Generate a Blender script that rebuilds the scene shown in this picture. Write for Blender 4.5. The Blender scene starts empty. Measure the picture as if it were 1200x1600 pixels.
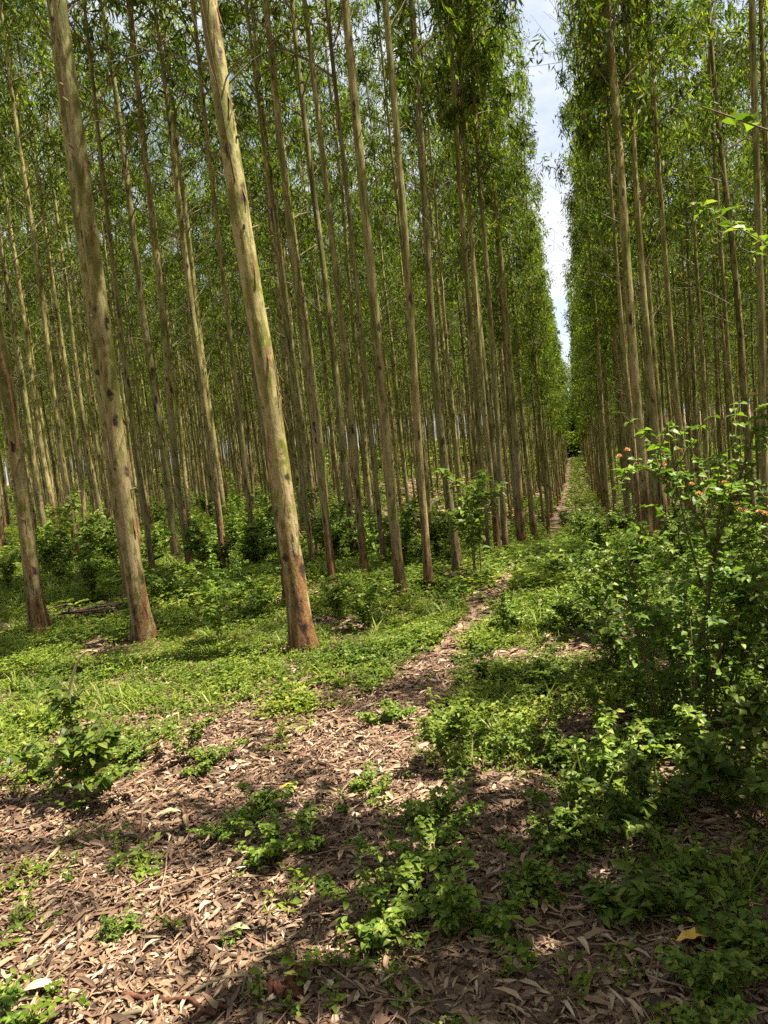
import bpy, math, random
import numpy as np
from mathutils import Matrix, Vector

random.seed(7)
RNG = np.random.default_rng(11)
PI = math.pi
scene = bpy.context.scene
COL = scene.collection

# ------------------------------------------------------------------ camera
W0, H0, F0 = 1200.0, 1600.0, 1155.0           # photograph size and focal length in its pixels
CAM = np.array([0.0, 0.0, 1.6])


def _unit(v):
    v = np.asarray(v, float)
    return v / np.linalg.norm(v)


def _ray_cam(px, py):
    return _unit(((px - W0 / 2) / F0, -(py - H0 / 2) / F0, -1.0))


_up = -_ray_cam(1875, 13000)                   # from the vanishing point of the trunks
_fw = _ray_cam(893, 660)                       # the lane runs along world +Y
_fw = _unit(_fw - _up * _fw.dot(_up))
_rt = np.cross(_fw, _up)
ROT = np.array([_rt, _fw, _up])                # camera space -> world space

cam_data = bpy.data.cameras.new('camera')
cam = bpy.data.objects.new('camera', cam_data)
COL.objects.link(cam)
cam.matrix_world = Matrix([list(ROT[i]) + [CAM[i]] for i in range(3)] + [[0, 0, 0, 1]])
cam_data.sensor_fit = 'VERTICAL'
cam_data.sensor_height = 36.0
cam_data.lens = F0 / H0 * 36.0
cam_data.clip_start = 0.05
cam_data.clip_end = 3000
scene.camera = cam
scene.render.resolution_x, scene.render.resolution_y = 768, 1024

# ------------------------------------------------------------------ light
SUN_EL, SUN_AZ = math.radians(62), math.radians(79)     # azimuth clockwise from +Y: the sun stands to the right
SUN_DIR = Vector((math.sin(SUN_AZ) * math.cos(SUN_EL), math.cos(SUN_AZ) * math.cos(SUN_EL), math.sin(SUN_EL)))
sun_data = bpy.data.lights.new('sun', 'SUN')
sun_data.energy = 5.0
sun_data.angle = math.radians(0.55)
sun_data.color = (1.0, 0.93, 0.80)
sun = bpy.data.objects.new('sun', sun_data)
COL.objects.link(sun)
sun.rotation_euler = SUN_DIR.to_track_quat('Z', 'Y').to_euler()

world = bpy.data.worlds.new('World')
scene.world = world
world.use_nodes = True
nt = world.node_tree
nt.nodes.clear()
w_out = nt.nodes.new('ShaderNodeOutputWorld')
w_bg = nt.nodes.new('ShaderNodeBackground')
w_sky = nt.nodes.new('ShaderNodeTexSky')
w_sky.sky_type = 'NISHITA'
w_sky.sun_disc = False
w_sky.sun_elevation = SUN_EL
w_sky.sun_rotation = SUN_AZ
w_sky.air_density = 1.0
w_sky.dust_density = 2.0
w_tc = nt.nodes.new('ShaderNodeTexCoord')
w_map = nt.nodes.new('ShaderNodeMapping')
w_map.inputs['Scale'].default_value = (1, 1, 2.2)
w_n = nt.nodes.new('ShaderNodeTexNoise')
w_n.inputs['Scale'].default_value = 3.4
w_n.inputs['Detail'].default_value = 9
w_n.inputs['Roughness'].default_value = 0.62
w_r = nt.nodes.new('ShaderNodeValToRGB')
w_r.color_ramp.elements[0].position = 0.32
w_r.color_ramp.elements[1].position = 0.60
w_mix = nt.nodes.new('ShaderNodeMix')
w_mix.data_type = 'RGBA'
w_mix.inputs[7].default_value = (4.5, 4.65, 4.95, 1)     # white cumulus, in the sky's own units
nt.links.new(w_tc.outputs['Generated'], w_map.inputs[0])
nt.links.new(w_map.outputs[0], w_n.inputs['Vector'])
nt.links.new(w_n.outputs['Fac'], w_r.inputs[0])
nt.links.new(w_r.outputs[0], w_mix.inputs[0])
nt.links.new(w_sky.outputs[0], w_mix.inputs[6])
nt.links.new(w_mix.outputs[2], w_bg.inputs[0])
w_bg.inputs[1].default_value = 0.065
nt.links.new(w_bg.outputs[0], w_out.inputs[0])

scene.view_settings.view_transform = 'Standard'
scene.view_settings.look = 'None'
scene.view_settings.exposure = 1.8
scene.view_settings.gamma = 1.0
scene.render.engine = 'CYCLES'
scene.cycles.max_bounces = 6
scene.cycles.diffuse_bounces = 3
scene.cycles.glossy_bounces = 2
scene.cycles.transmission_bounces = 4
scene.cycles.use_denoising = False


# ------------------------------------------------------------------ noise and terrain
def vnoise(x, y, seed=0):
    x = np.asarray(x, float); y = np.asarray(y, float)
    xi = np.floor(x).astype(np.int64); yi = np.floor(y).astype(np.int64)
    fx = x - xi; fy = y - yi
    fx = fx * fx * (3 - 2 * fx); fy = fy * fy * (3 - 2 * fy)

    def h(a, b):
        n = (a * 374761393 + b * 668265263 + seed * 974634777) & 0xffffffff
        n = ((n ^ (n >> 13)) * 1274126177) & 0xffffffff
        return ((n ^ (n >> 16)) & 0xffff) / 65535.0
    return (h(xi, yi) * (1 - fx) + h(xi + 1, yi) * fx) * (1 - fy) + (h(xi, yi + 1) * (1 - fx) + h(xi + 1, yi + 1) * fx) * fy


def fbm(x, y, seed=0, octaves=3):
    s, a, t = 0, 1.0, 0
    for k in range(octaves):
        s = s + a * vnoise(x * 2 ** k, y * 2 ** k, seed + k); t += a; a *= 0.55
    return s / t


_DY = np.array([-50, 0, 8.5, 11, 14.7, 18.8, 27.8, 35.7, 60, 100, 150, 220, 600])
_DZ = np.array([0, 0, 0, -.25, -.85, -1.45, -2.4, -3.0, -4.1, -4.9, -4.6, -2.5, 0])


def ground_z(x, y):
    x = np.asarray(x, float); y = np.asarray(y, float)
    s = np.clip((x + 11) / 9, 0, 1)
    s = 0.3 + 0.7 * s * s * (3 - 2 * s)
    z = np.interp(y, _DY, _DZ) * s
    z = z + 0.05 * (fbm(x * .9, y * .9, 3) - .5) + 0.35 * (vnoise(x * .07, y * .07, 9) - .5) * np.clip((y - 9) / 20, 0, 1)
    return z


def at(px, py):
    """Point of the terrain seen at a photograph pixel."""
    d = ROT @ _ray_cam(px, py)
    t, step = 0.5, 0.5
    while t < 260:
        p = CAM + d * t
        if p[2] < ground_z(p[0], p[1]):
            break
        t += step
    lo, hi = t - step, t
    for _ in range(24):
        m = (lo + hi) / 2
        p = CAM + d * m
        if p[2] < ground_z(p[0], p[1]): hi = m
        else: lo = m
    return CAM + d * hi


def pix(p):
    """Photograph pixel and depth of world points (N,3)."""
    q = (np.atleast_2d(p) - CAM) @ ROT
    dep = -q[:, 2]
    dd = np.where(np.abs(dep) < 1e-6, 1e-6, dep)
    return W0 / 2 + q[:, 0] / dd * F0, H0 / 2 - q[:, 1] / dd * F0, dep


def plane_at(px, py, depth_y):
    """Point on the ray of a pixel where world Y equals depth_y."""
    d = ROT @ _ray_cam(px, py)
    return CAM + d * (depth_y / d[1])


# ------------------------------------------------------------------ mesh helpers
class Geo:
    """Collects vertices and triangles (numpy) and links them as one mesh object."""
    def __init__(s): s.v, s.t, s.m, s.n = [], [], [], 0

    def add(s, v, t, mat=0):
        v = np.asarray(v, np.float32).reshape(-1, 3); t = np.asarray(t, np.int32).reshape(-1, 3)
        s.v.append(v); s.t.append(t + s.n); s.m.append(np.full(len(t), mat, np.int32)); s.n += len(v)

    def arrays(s):
        return np.concatenate(s.v), np.concatenate(s.t), np.concatenate(s.m)

    def mesh(s, name, mats, smooth=False):
        v, t, m = s.arrays()
        me = bpy.data.meshes.new(name)
        me.vertices.add(len(v)); me.vertices.foreach_set('co', v.ravel())
        me.loops.add(len(t) * 3); me.loops.foreach_set('vertex_index', t.ravel())
        me.polygons.add(len(t)); me.polygons.foreach_set('loop_start', np.arange(0, len(t) * 3, 3, dtype=np.int32))
        for a in mats: me.materials.append(a)
        me.polygons.foreach_set('material_index', m)
        me.polygons.foreach_set('use_smooth', np.full(len(t), smooth, bool))
        me.update(calc_edges=True)
        return me


def link(name, mesh, parent=None):
    o = bpy.data.objects.new(name, mesh)
    COL.objects.link(o)
    if parent is not None: o.parent = parent
    return o


def tag(o, label=None, cat=None, group=None, kind=None):
    if label: o['label'] = label
    if cat: o['category'] = cat
    if group: o['group'] = group
    if kind: o['kind'] = kind
    return o


def empty(name, loc, label, cat, group=None):
    o = bpy.data.objects.new(name, None)
    o.empty_display_size = .1
    COL.objects.link(o); o.location = [float(c) for c in loc]
    return tag(o, label, cat, group)


def norm_rows(a):
    return a / np.maximum(np.linalg.norm(a, axis=1, keepdims=True), 1e-9)


def tube(pts, rad, sides=6):
    """Tapered tube through points; returns verts, tris."""
    pts = np.asarray(pts, float); n = len(pts)
    rad = np.broadcast_to(np.asarray(rad, float), (n,))
    tan = norm_rows(np.gradient(pts, axis=0))
    ref = np.array([0, 0, 1.0]) if abs(tan[0][2]) < .9 else np.array([1.0, 0, 0])
    u = norm_rows(np.cross(tan, ref)); w = np.cross(tan, u)
    a = np.arange(sides) * 2 * PI / sides
    ring = pts[:, None] + rad[:, None, None] * (np.cos(a)[None, :, None] * u[:, None] + np.sin(a)[None, :, None] * w[:, None])
    v = ring.reshape(-1, 3)
    i = np.arange(n - 1)[:, None] * sides; j = np.arange(sides)[None]; k = (j + 1) % sides
    q = np.stack([i + j, i + k, i + sides + k, i + sides + j], -1).reshape(-1, 4)
    t = np.concatenate([q[:, [0, 1, 2]], q[:, [0, 2, 3]]])
    v = np.concatenate([v, pts[-1:]])
    cap = np.stack([(n - 1) * sides + j[0], (n - 1) * sides + k[0], np.full(sides, n * sides)], -1)
    return v, np.concatenate([t, cap])


def frames(d, rng):
    """Side and normal vectors for directions d, with a random roll."""
    r = norm_rows(rng.normal(size=d.shape))
    s = norm_rows(np.cross(d, r))
    return s, np.cross(s, d)


def narrow_leaves(base, d, L, w, rng):
    """Hanging willow-like leaves: four points, a fold down the middle."""
    n = len(base); d = norm_rows(d); s, nn = frames(d, rng)
    L = np.broadcast_to(L, (n,))[:, None]; w = np.broadcast_to(w, (n,))[:, None]
    tip = base + d * L + nn * L * .12
    mid = base + d * L * .42
    v = np.stack([base, mid + s * w * .5 + nn * w * .15, tip, mid - s * w * .5 + nn * w * .15], 1).reshape(-1, 3)
    i = np.arange(n)[:, None] * 4
    return v, np.concatenate([i + [0, 1, 2], i + [0, 2, 3]], 0)


def broad_leaves(base, d, up, L, w, rng, fold=.18, droop=.25):
    """Broad ovate leaves, blade facing roughly along up."""
    n = len(base); d = norm_rows(d)
    s = norm_rows(np.cross(d, up)); nn = np.cross(s, d)
    L = np.broadcast_to(L, (n,))[:, None]; w = np.broadcast_to(w, (n,))[:, None]
    m1 = base + d * L * .38 + nn * L * .03
    m2 = base + d * L * .72 - nn * L * droop * .35
    tip = base + d * L - nn * L * droop
    f = nn * w * fold
    v = np.stack([base, m1, m2, tip, m1 + s * w * .5 + f, m1 - s * w * .5 + f, m2 + s * w * .36 + f * .7, m2 - s * w * .36 + f * .7], 1).reshape(-1, 3)
    i = np.arange(n)[:, None] * 8
    T = [[0, 1, 4], [1, 2, 6], [1, 6, 4], [2, 3, 6], [0, 5, 1], [1, 7, 2], [1, 5, 7], [2, 7, 3]]
    return v, np.concatenate([i + t for t in T], 0)


def small_leaves(base, d, up, L, w):
    """Small ovate leaves of four points for ground cover."""
    n = len(base); d = norm_rows(d)
    s = norm_rows(np.cross(d, up)); nn = np.cross(s, d)
    L = np.broadcast_to(L, (n,))[:, None]; w = np.broadcast_to(w, (n,))[:, None]
    mid = base + d * L * .45
    tip = base + d * L - nn * L * .12
    v = np.stack([base, mid + s * w * .5 + nn * w * .12, tip, mid - s * w * .5 + nn * w * .12], 1).reshape(-1, 3)
    i = np.arange(n)[:, None] * 4
    return v, np.concatenate([i + [0, 1, 2], i + [0, 2, 3]], 0)


# ------------------------------------------------------------------ materials
def new_mat(name):
    m = bpy.data.materials.new(name); m.use_nodes = True
    t = m.node_tree; t.nodes.clear()
    out = t.nodes.new('ShaderNodeOutputMaterial')
    return m, t, out


def N(t, kind, **kw):
    n = t.nodes.new(kind)
    for k, v in kw.items():
        if hasattr(n, k): setattr(n, k, v)
        else: n.inputs[k.replace('_', ' ')].default_value = v
    return n


def ramp(t, stops, interp='LINEAR'):
    r = t.nodes.new('ShaderNodeValToRGB')
    e = r.color_ramp
    e.interpolation = interp
    while len(e.elements) < len(stops): e.elements.new(.5)
    for x, (p, c) in zip(e.elements, stops):
        x.position = p; x.color = (*c, 1) if len(c) == 3 else c
    return r


def mixc(t, fac, a, b):
    m = t.nodes.new('ShaderNodeMix'); m.data_type = 'RGBA'
    for sock, v in ((0, fac), (6, a), (7, b)):
        if isinstance(v, bpy.types.NodeSocket): t.links.new(v, m.inputs[sock])
        elif sock == 0: m.inputs[0].default_value = v
        else: m.inputs[sock].default_value = (*v, 1)
    return m.outputs[2]


def leaf_mat(name, stops, trans=.38, tint=(1.25, 1.45, .55), rough=.42, spec=.4, patch=0.0, drift=0.0):
    """Leaf: coloured per leaf, lets light through, a little waxy."""
    m, t, out = new_mat(name)
    g = N(t, 'ShaderNodeNewGeometry')
    r = ramp(t, stops)
    t.links.new(g.outputs['Random Per Island'], r.inputs[0])
    col = r.outputs[0]
    if patch:
        oi = N(t, 'ShaderNodeObjectInfo')
        hv = N(t, 'ShaderNodeHueSaturation')
        mr = N(t, 'ShaderNodeMapRange', To_Min=1 - patch, To_Max=1 + patch)
        t.links.new(oi.outputs['Random'], mr.inputs[0])
        t.links.new(mr.outputs[0], hv.inputs['Value'])
        t.links.new(col, hv.inputs['Color'])
        col = hv.outputs[0]
    if drift:                                   # species and age change from place to place
        tc = N(t, 'ShaderNodeTexCoord')
        dn = N(t, 'ShaderNodeTexNoise', Scale=drift, Detail=4.0, Roughness=.6)
        t.links.new(tc.outputs['Object'], dn.inputs['Vector'])
        hv = N(t, 'ShaderNodeHueSaturation')
        mv = N(t, 'ShaderNodeMapRange', From_Min=.3, From_Max=.7, To_Min=.62, To_Max=1.25)
        mh = N(t, 'ShaderNodeMapRange', From_Min=.3, From_Max=.7, To_Min=.53, To_Max=.485)
        t.links.new(dn.outputs['Fac'], mv.inputs[0]); t.links.new(dn.outputs['Fac'], mh.inputs[0])
        t.links.new(mv.outputs[0], hv.inputs['Value']); t.links.new(mh.outputs[0], hv.inputs['Hue'])
        t.links.new(col, hv.inputs['Color'])
        col = hv.outputs[0]
    p = N(t, 'ShaderNodeBsdfPrincipled', Roughness=rough)
    p.inputs['Specular IOR Level'].default_value = spec
    t.links.new(col, p.inputs['Base Color'])
    tr = N(t, 'ShaderNodeBsdfTranslucent')
    mul = t.nodes.new('ShaderNodeMix'); mul.data_type = 'RGBA'; mul.blend_type = 'MULTIPLY'
    mul.inputs[0].default_value = 1
    t.links.new(col, mul.inputs[6]); mul.inputs[7].default_value = (*tint, 1)
    t.links.new(mul.outputs[2], tr.inputs[0])
    ms = N(t, 'ShaderNodeMixShader'); ms.inputs[0].default_value = trans
    t.links.new(p.outputs[0], ms.inputs[1]); t.links.new(tr.outputs[0], ms.inputs[2])
    t.links.new(ms.outputs[0], out.inputs[0])
    return m


def island_mat(name, stops, rough=.8, bump=0, trans=0):
    m, t, out = new_mat(name)
    g = N(t, 'ShaderNodeNewGeometry')
    r = ramp(t, stops)
    t.links.new(g.outputs['Random Per Island'], r.inputs[0])
    tc = N(t, 'ShaderNodeTexCoord')
    n = N(t, 'ShaderNodeTexNoise', Scale=60.0, Detail=4.0)
    t.links.new(tc.outputs['Object'], n.inputs['Vector'])
    mr = N(t, 'ShaderNodeMapRange', To_Min=.65, To_Max=1.3)
    t.links.new(n.outputs['Fac'], mr.inputs[0])
    hv = N(t, 'ShaderNodeHueSaturation')
    t.links.new(r.outputs[0], hv.inputs['Color']); t.links.new(mr.outputs[0], hv.inputs['Value'])
    p = N(t, 'ShaderNodeBsdfPrincipled', Roughness=rough)
    p.inputs['Specular IOR Level'].default_value = .3
    t.links.new(hv.outputs[0], p.inputs['Base Color'])
    t.links.new(p.outputs[0], out.inputs[0])
    return m


def bark_mat(name, attr=False):
    """Smooth olive and cream upper bark in patches; rough red-brown stocking at the base; dark scars."""
    m, t, out = new_mat(name)
    tc = N(t, 'ShaderNodeTexCoord')
    oi = N(t, 'ShaderNodeObjectInfo')
    off = N(t, 'ShaderNodeVectorMath', operation='SCALE')
    comb = N(t, 'ShaderNodeCombineXYZ')
    t.links.new(oi.outputs['Random'], comb.inputs[0]); t.links.new(oi.outputs['Random'], comb.inputs[2])
    t.links.new(comb.outputs[0], off.inputs[0]); off.inputs['Scale'].default_value = 37.0
    vec = N(t, 'ShaderNodeVectorMath', operation='ADD')
    t.links.new(tc.outputs['Object'], vec.inputs[0]); t.links.new(off.outputs[0], vec.inputs[1])

    def noise(scale, stretch, detail=4.0, rough=.55):
        mp = N(t, 'ShaderNodeMapping'); mp.inputs['Scale'].default_value = stretch
        t.links.new(vec.outputs[0], mp.inputs[0])
        n = N(t, 'ShaderNodeTexNoise', Scale=scale, Detail=detail, Roughness=rough)
        t.links.new(mp.outputs[0], n.inputs['Vector'])
        return n.outputs['Fac']
    patches = ramp(t, [(.34, (.080, .085, .014)), (.478, (.135, .132, .022)), (.487, (.225, .200, .070)), (.57, (.26, .232, .10)), (.58, (.155, .142, .034)), (.75, (.10, .100, .018))])
    t.links.new(noise(2.4, (3, 3, .9), 8.0, .58), patches.inputs[0])
    fine = noise(7.0, (4, 4, 1.5), 6.0, .7)
    fr = ramp(t, [(.32, (.32, .30, .26)), (.39, (.9, .9, .9)), (.52, (1.02, 1.02, 1.0)), (.7, (1.25, 1.25, 1.2))])
    t.links.new(fine, fr.inputs[0])
    mul = t.nodes.new('ShaderNodeMix'); mul.data_type = 'RGBA'; mul.blend_type = 'MULTIPLY'; mul.inputs[0].default_value = 1.0
    t.links.new(patches.outputs[0], mul.inputs[6]); t.links.new(fr.outputs[0], mul.inputs[7])
    lowc = ramp(t, [(.36, (.018, .010, .006)), (.45, (.10, .050, .022)), (.50, (.18, .088, .034)), (.58, (.25, .125, .046)), (.68, (.15, .11, .03))])
    t.links.new(noise(5.0, (4, 4, 1.3), 7.0, .7), lowc.inputs[0])
    sep = N(t, 'ShaderNodeSeparateXYZ'); t.links.new(tc.outputs['Object'], sep.inputs[0])
    zsock = sep.outputs[2]
    if attr:                                   # many trunks in one mesh: their own heights are stored on the points
        at_ = N(t, 'ShaderNodeAttribute'); at_.attribute_name = 'height'; zsock = at_.outputs['Fac']
    edge = noise(3.0, (5, 5, .8), 6.0, .65)
    # stocking height: z + noise, as one ramp
    hmul = N(t, 'ShaderNodeMath', operation='MULTIPLY_ADD'); hmul.inputs[1].default_value = 4.2; hmul.inputs[2].default_value = -2.0
    t.links.new(edge, hmul.inputs[0])
    rnd = N(t, 'ShaderNodeMath', operation='MULTIPLY_ADD'); rnd.inputs[1].default_value = -.75
    t.links.new(oi.outputs['Random'], rnd.inputs[0]); t.links.new(zsock, rnd.inputs[2])
    hs = N(t, 'ShaderNodeMath', operation='ADD'); t.links.new(rnd.outputs[0], hs.inputs[0]); t.links.new(hmul.outputs[0], hs.inputs[1])
    hr = N(t, 'ShaderNodeMapRange', From_Min=.08, From_Max=.62)
    t.links.new(hs.outputs[0], hr.inputs[0])
    c = mixc(t, hr.outputs[0], lowc.outputs[0], mul.outputs[2])
    # pink-tan flakes low on the smooth bark
    fl = ramp(t, [(.485, (0, 0, 0)), (.50, (1, 1, 1))])
    t.links.new(noise(4.4, (3.2, 3.2, 1.9), 6.0, .6), fl.inputs[0])
    fz = N(t, 'ShaderNodeMapRange', From_Min=.4, From_Max=2.6, To_Min=1.0, To_Max=.0)
    t.links.new(hs.outputs[0], fz.inputs[0])
    fm = N(t, 'ShaderNodeMath', operation='MULTIPLY'); t.links.new(fl.outputs[0], fm.inputs[0]); t.links.new(fz.outputs[0], fm.inputs[1])
    fm2 = N(t, 'ShaderNodeMath', operation='MULTIPLY'); t.links.new(fm.outputs[0], fm2.inputs[0]); t.links.new(hr.outputs[0], fm2.inputs[1])
    c = mixc(t, fm2.outputs[0], c, (.29, .205, .115))
    # orange-tan strips where bark has peeled
    strip = ramp(t, [(.66, (0, 0, 0)), (.69, (1, 1, 1))])
    t.links.new(noise(2.6, (5, 5, .5), 3.0), strip.inputs[0])
    c = mixc(t, strip.outputs[0], c, (.34, .19, .085))
    # scars
    mp = N(t, 'ShaderNodeMapping'); mp.inputs['Scale'].default_value = (6, 6, 2.2)
    wn = N(t, 'ShaderNodeTexNoise', Scale=11.0, Detail=3.0); t.links.new(vec.outputs[0], wn.inputs['Vector'])
    wv = N(t, 'ShaderNodeVectorMath', operation='MULTIPLY_ADD'); wv.inputs[1].default_value = (.05, .05, .10)
    t.links.new(wn.outputs['Color'], wv.inputs[0]); t.links.new(vec.outputs[0], wv.inputs[2]); t.links.new(wv.outputs[0], mp.inputs[0])
    vo = N(t, 'ShaderNodeTexVoronoi', Scale=1.25); t.links.new(mp.outputs[0], vo.inputs['Vector'])
    sc = ramp(t, [(.12, (1, 1, 1)), (.26, (0, 0, 0))])
    sd = N(t, 'ShaderNodeMath', operation='MULTIPLY_ADD'); sd.inputs[1].default_value = .8; t.links.new(wn.outputs['Fac'], sd.inputs[0])
    sd2 = N(t, 'ShaderNodeMath', operation='SUBTRACT'); t.links.new(vo.outputs['Distance'], sd2.inputs[0]); sd2.inputs[1].default_value = .37
    t.links.new(sd2.outputs[0], sd.inputs[2])
    t.links.new(sd.outputs[0], sc.inputs[0])
    c = mixc(t, sc.outputs[0], c, (.035, .02, .012))
    vr = N(t, 'ShaderNodeMapRange', To_Min=.72, To_Max=1.22); t.links.new(oi.outputs['Random'], vr.inputs[0])
    hh = N(t, 'ShaderNodeHueSaturation'); t.links.new(vr.outputs[0], hh.inputs['Value']); t.links.new(c, hh.inputs['Color'])
    c = hh.outputs[0]
    p = N(t, 'ShaderNodeBsdfPrincipled', Roughness=.72)
    p.inputs['Specular IOR Level'].default_value = .25
    t.links.new(c, p.inputs['Base Color'])
    b = N(t, 'ShaderNodeBump', Strength=.9, Distance=.025)
    rough_low = N(t, 'ShaderNodeMath', operation='MULTIPLY_ADD')
    inv = N(t, 'ShaderNodeMath', operation='SUBTRACT'); inv.inputs[0].default_value = 1.25
    t.links.new(hr.outputs[0], inv.inputs[1])
    t.links.new(noise(14.0, (4, 4, 1.0), 6.0, .75), rough_low.inputs[0]); t.links.new(inv.outputs[0], rough_low.inputs[1]); t.links.new(edge, rough_low.inputs[2])
    t.links.new(rough_low.outputs[0], b.inputs['Height'])
    t.links.new(b.outputs[0], p.inputs['Normal'])
    t.links.new(p.outputs[0], out.inputs[0])
    return m


def wood_mat(name, a, b, scale=20.0):
    m, t, out = new_mat(name)
    tc = N(t, 'ShaderNodeTexCoord')
    n = N(t, 'ShaderNodeTexNoise', Scale=scale, Detail=5.0, Roughness=.65)
    t.links.new(tc.outputs['Object'], n.inputs['Vector'])
    r = ramp(t, [(.3, a), (.7, b)]); t.links.new(n.outputs['Fac'], r.inputs[0])
    p = N(t, 'ShaderNodeBsdfPrincipled', Roughness=.85)
    p.inputs['Specular IOR Level'].default_value = .2
    t.links.new(r.outputs[0], p.inputs['Base Color'])
    bp = N(t, 'ShaderNodeBump', Strength=.5, Distance=.01); t.links.new(n.outputs['Fac'], bp.inputs['Height'])
    t.links.new(bp.outputs[0], p.inputs['Normal'])
    t.links.new(p.outputs[0], out.inputs[0])
    return m


def ground_mat():
    m, t, out = new_mat('forest_floor')
    tc = N(t, 'ShaderNodeTexCoord')
    n1 = N(t, 'ShaderNodeTexNoise', Scale=1.3, Detail=6.0, Roughness=.6)
    t.links.new(tc.outputs['Object'], n1.inputs['Vector'])
    soil = ramp(t, [(.3, (.10, .056, .034)), (.5, (.19, .115, .072)), (.72, (.27, .175, .115))])
    t.links.new(n1.outputs['Fac'], soil.inputs[0])
    warp = N(t, 'ShaderNodeTexNoise', Scale=9.0, Detail=2.0)
    t.links.new(tc.outputs['Object'], warp.inputs['Vector'])
    wv = N(t, 'ShaderNodeVectorMath', operation='MULTIPLY_ADD')
    wv.inputs[1].default_value = (.12, .12, 0)
    t.links.new(warp.outputs['Color'], wv.inputs[0]); t.links.new(tc.outputs['Object'], wv.inputs[2])
    vo = N(t, 'ShaderNodeTexVoronoi', Scale=26.0); t.links.new(wv.outputs[0], vo.inputs['Vector'])
    sep = N(t, 'ShaderNodeSeparateColor'); t.links.new(vo.outputs['Color'], sep.inputs[0])
    bits = ramp(t, [(0, (.07, .04, .025)), (.3, (.16, .095, .06)), (.6, (.28, .18, .115)), (.85, (.36, .25, .165)), (1, (.42, .33, .24))])
    t.links.new(sep.outputs[0], bits.inputs[0])
    c = mixc(t, .72, soil.outputs[0], bits.outputs[0])
    p = N(t, 'ShaderNodeBsdfPrincipled', Roughness=.9)
    p.inputs['Specular IOR Level'].default_value = .15
    t.links.new(c, p.inputs['Base Color'])
    n2 = N(t, 'ShaderNodeTexNoise', Scale=45.0, Detail=5.0, Roughness=.7)
    t.links.new(tc.outputs['Object'], n2.inputs['Vector'])
    b = N(t, 'ShaderNodeBump', Strength=.8, Distance=.03)
    t.links.new(n2.outputs['Fac'], b.inputs['Height']); t.links.new(b.outputs[0], p.inputs['Normal'])
    t.links.new(p.outputs[0], out.inputs[0])
    return m


M_BARK = bark_mat('eucalyptus_bark')
M_BARK_FAR = bark_mat('distant_eucalyptus_bark', True)
M_TWIG = wood_mat('grey_twig', (.085, .07, .038), (.20, .165, .10))
M_STRIP = wood_mat('loose_bark_curl', (.06, .03, .016), (.24, .13, .065))
M_STEM = wood_mat('green_brown_stem', (.09, .065, .03), (.17, .14, .06))
M_CROWN = leaf_mat('eucalyptus_leaf', [(0, (.028, .050, .008)), (.35, (.062, .098, .013)), (.7, (.125, .165, .019)), (.93, (.21, .24, .03)), (1, (.28, .23, .045))], trans=.50, rough=.5, spec=.16, patch=.34)
M_WEED = leaf_mat('weed_leaf', [(0, (.070, .115, .010)), (.5, (.165, .215, .026)), (.85, (.24, .28, .04)), (1, (.32, .30, .07))], trans=.38, rough=.55, spec=.2, drift=.9)
M_GRASS = leaf_mat('grass_blade', [(0, (.09, .14, .014)), (.6, (.18, .235, .024)), (1, (.33, .30, .10))], trans=.3, rough=.5, spec=.25)
M_BUSH = leaf_mat('shrub_leaf', [(0, (.055, .10, .013)), (.5, (.125, .185, .022)), (.9, (.19, .25, .03)), (1, (.27, .27, .07))], trans=.36, rough=.45, spec=.3, patch=.3)
M_LIME = leaf_mat('lime_leaf', [(0, (.09, .16, .018)), (.6, (.15, .23, .022)), (1, (.22, .28, .04))], trans=.4, rough=.45)
M_LANT = leaf_mat('lantana_leaf', [(0, (.06, .12, .014)), (.5, (.11, .19, .020)), (1, (.20, .28, .04))], trans=.38, rough=.48, spec=.3)
M_LITTER = island_mat('dry_leaf', [(0, (.045, .026, .017)), (.22, (.12, .070, .044)), (.45, (.175, .104, .060)), (.70, (.265, .168, .100)), (.9, (.35, .245, .155)), (1, (.46, .36, .25))], rough=.65)
M_YELLOW = island_mat('yellow_leaf', [(0, (.62, .36, .06)), (1, (.68, .42, .08))], rough=.5)
M_REDBARK = wood_mat('rotten_red_bark', (.035, .014, .009), (.15, .06, .033), 45)
M_PALE = wood_mat('pale_dead_stem', (.36, .30, .16), (.55, .47, .28), 30)
M_PETAL = island_mat('lantana_petal', [(0, (.68, .26, .22)), (.5, (.74, .40, .20)), (1, (.80, .56, .22))], rough=.6)
M_GROUND = ground_mat()

# ------------------------------------------------------------------ ground
def build_ground():
    xs = np.unique(np.concatenate([np.linspace(-600, -40, 29), np.linspace(-40, -8, 65), np.linspace(-8, 8, 201), np.linspace(8, 40, 65), np.linspace(40, 600, 29)]))
    ys = np.unique(np.concatenate([np.linspace(-200, -4, 21), np.linspace(-4, 14, 226), np.linspace(14, 60, 139), np.linspace(60, 240, 91), np.linspace(240, 900, 23)]))
    X, Y = np.meshgrid(xs, ys)
    Z = ground_z(X, Y)
    v = np.stack([X, Y, Z], -1).reshape(-1, 3)
    nx, ny = len(xs), len(ys)
    i = (np.arange(ny - 1)[:, None] * nx + np.arange(nx - 1)[None]).ravel()
    g = Geo(); g.add(v, np.concatenate([np.stack([i, i + 1, i + nx + 1], -1), np.stack([i, i + nx + 1, i + nx], -1)]))
    o = link('ground', g.mesh('ground', [M_GROUND], True))
    tag(o, kind='structure')


build_ground()

# ------------------------------------------------------------------ eucalyptus: trunk and crown shapes
TREE_H = 19.5
DBH = 0.17


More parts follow.
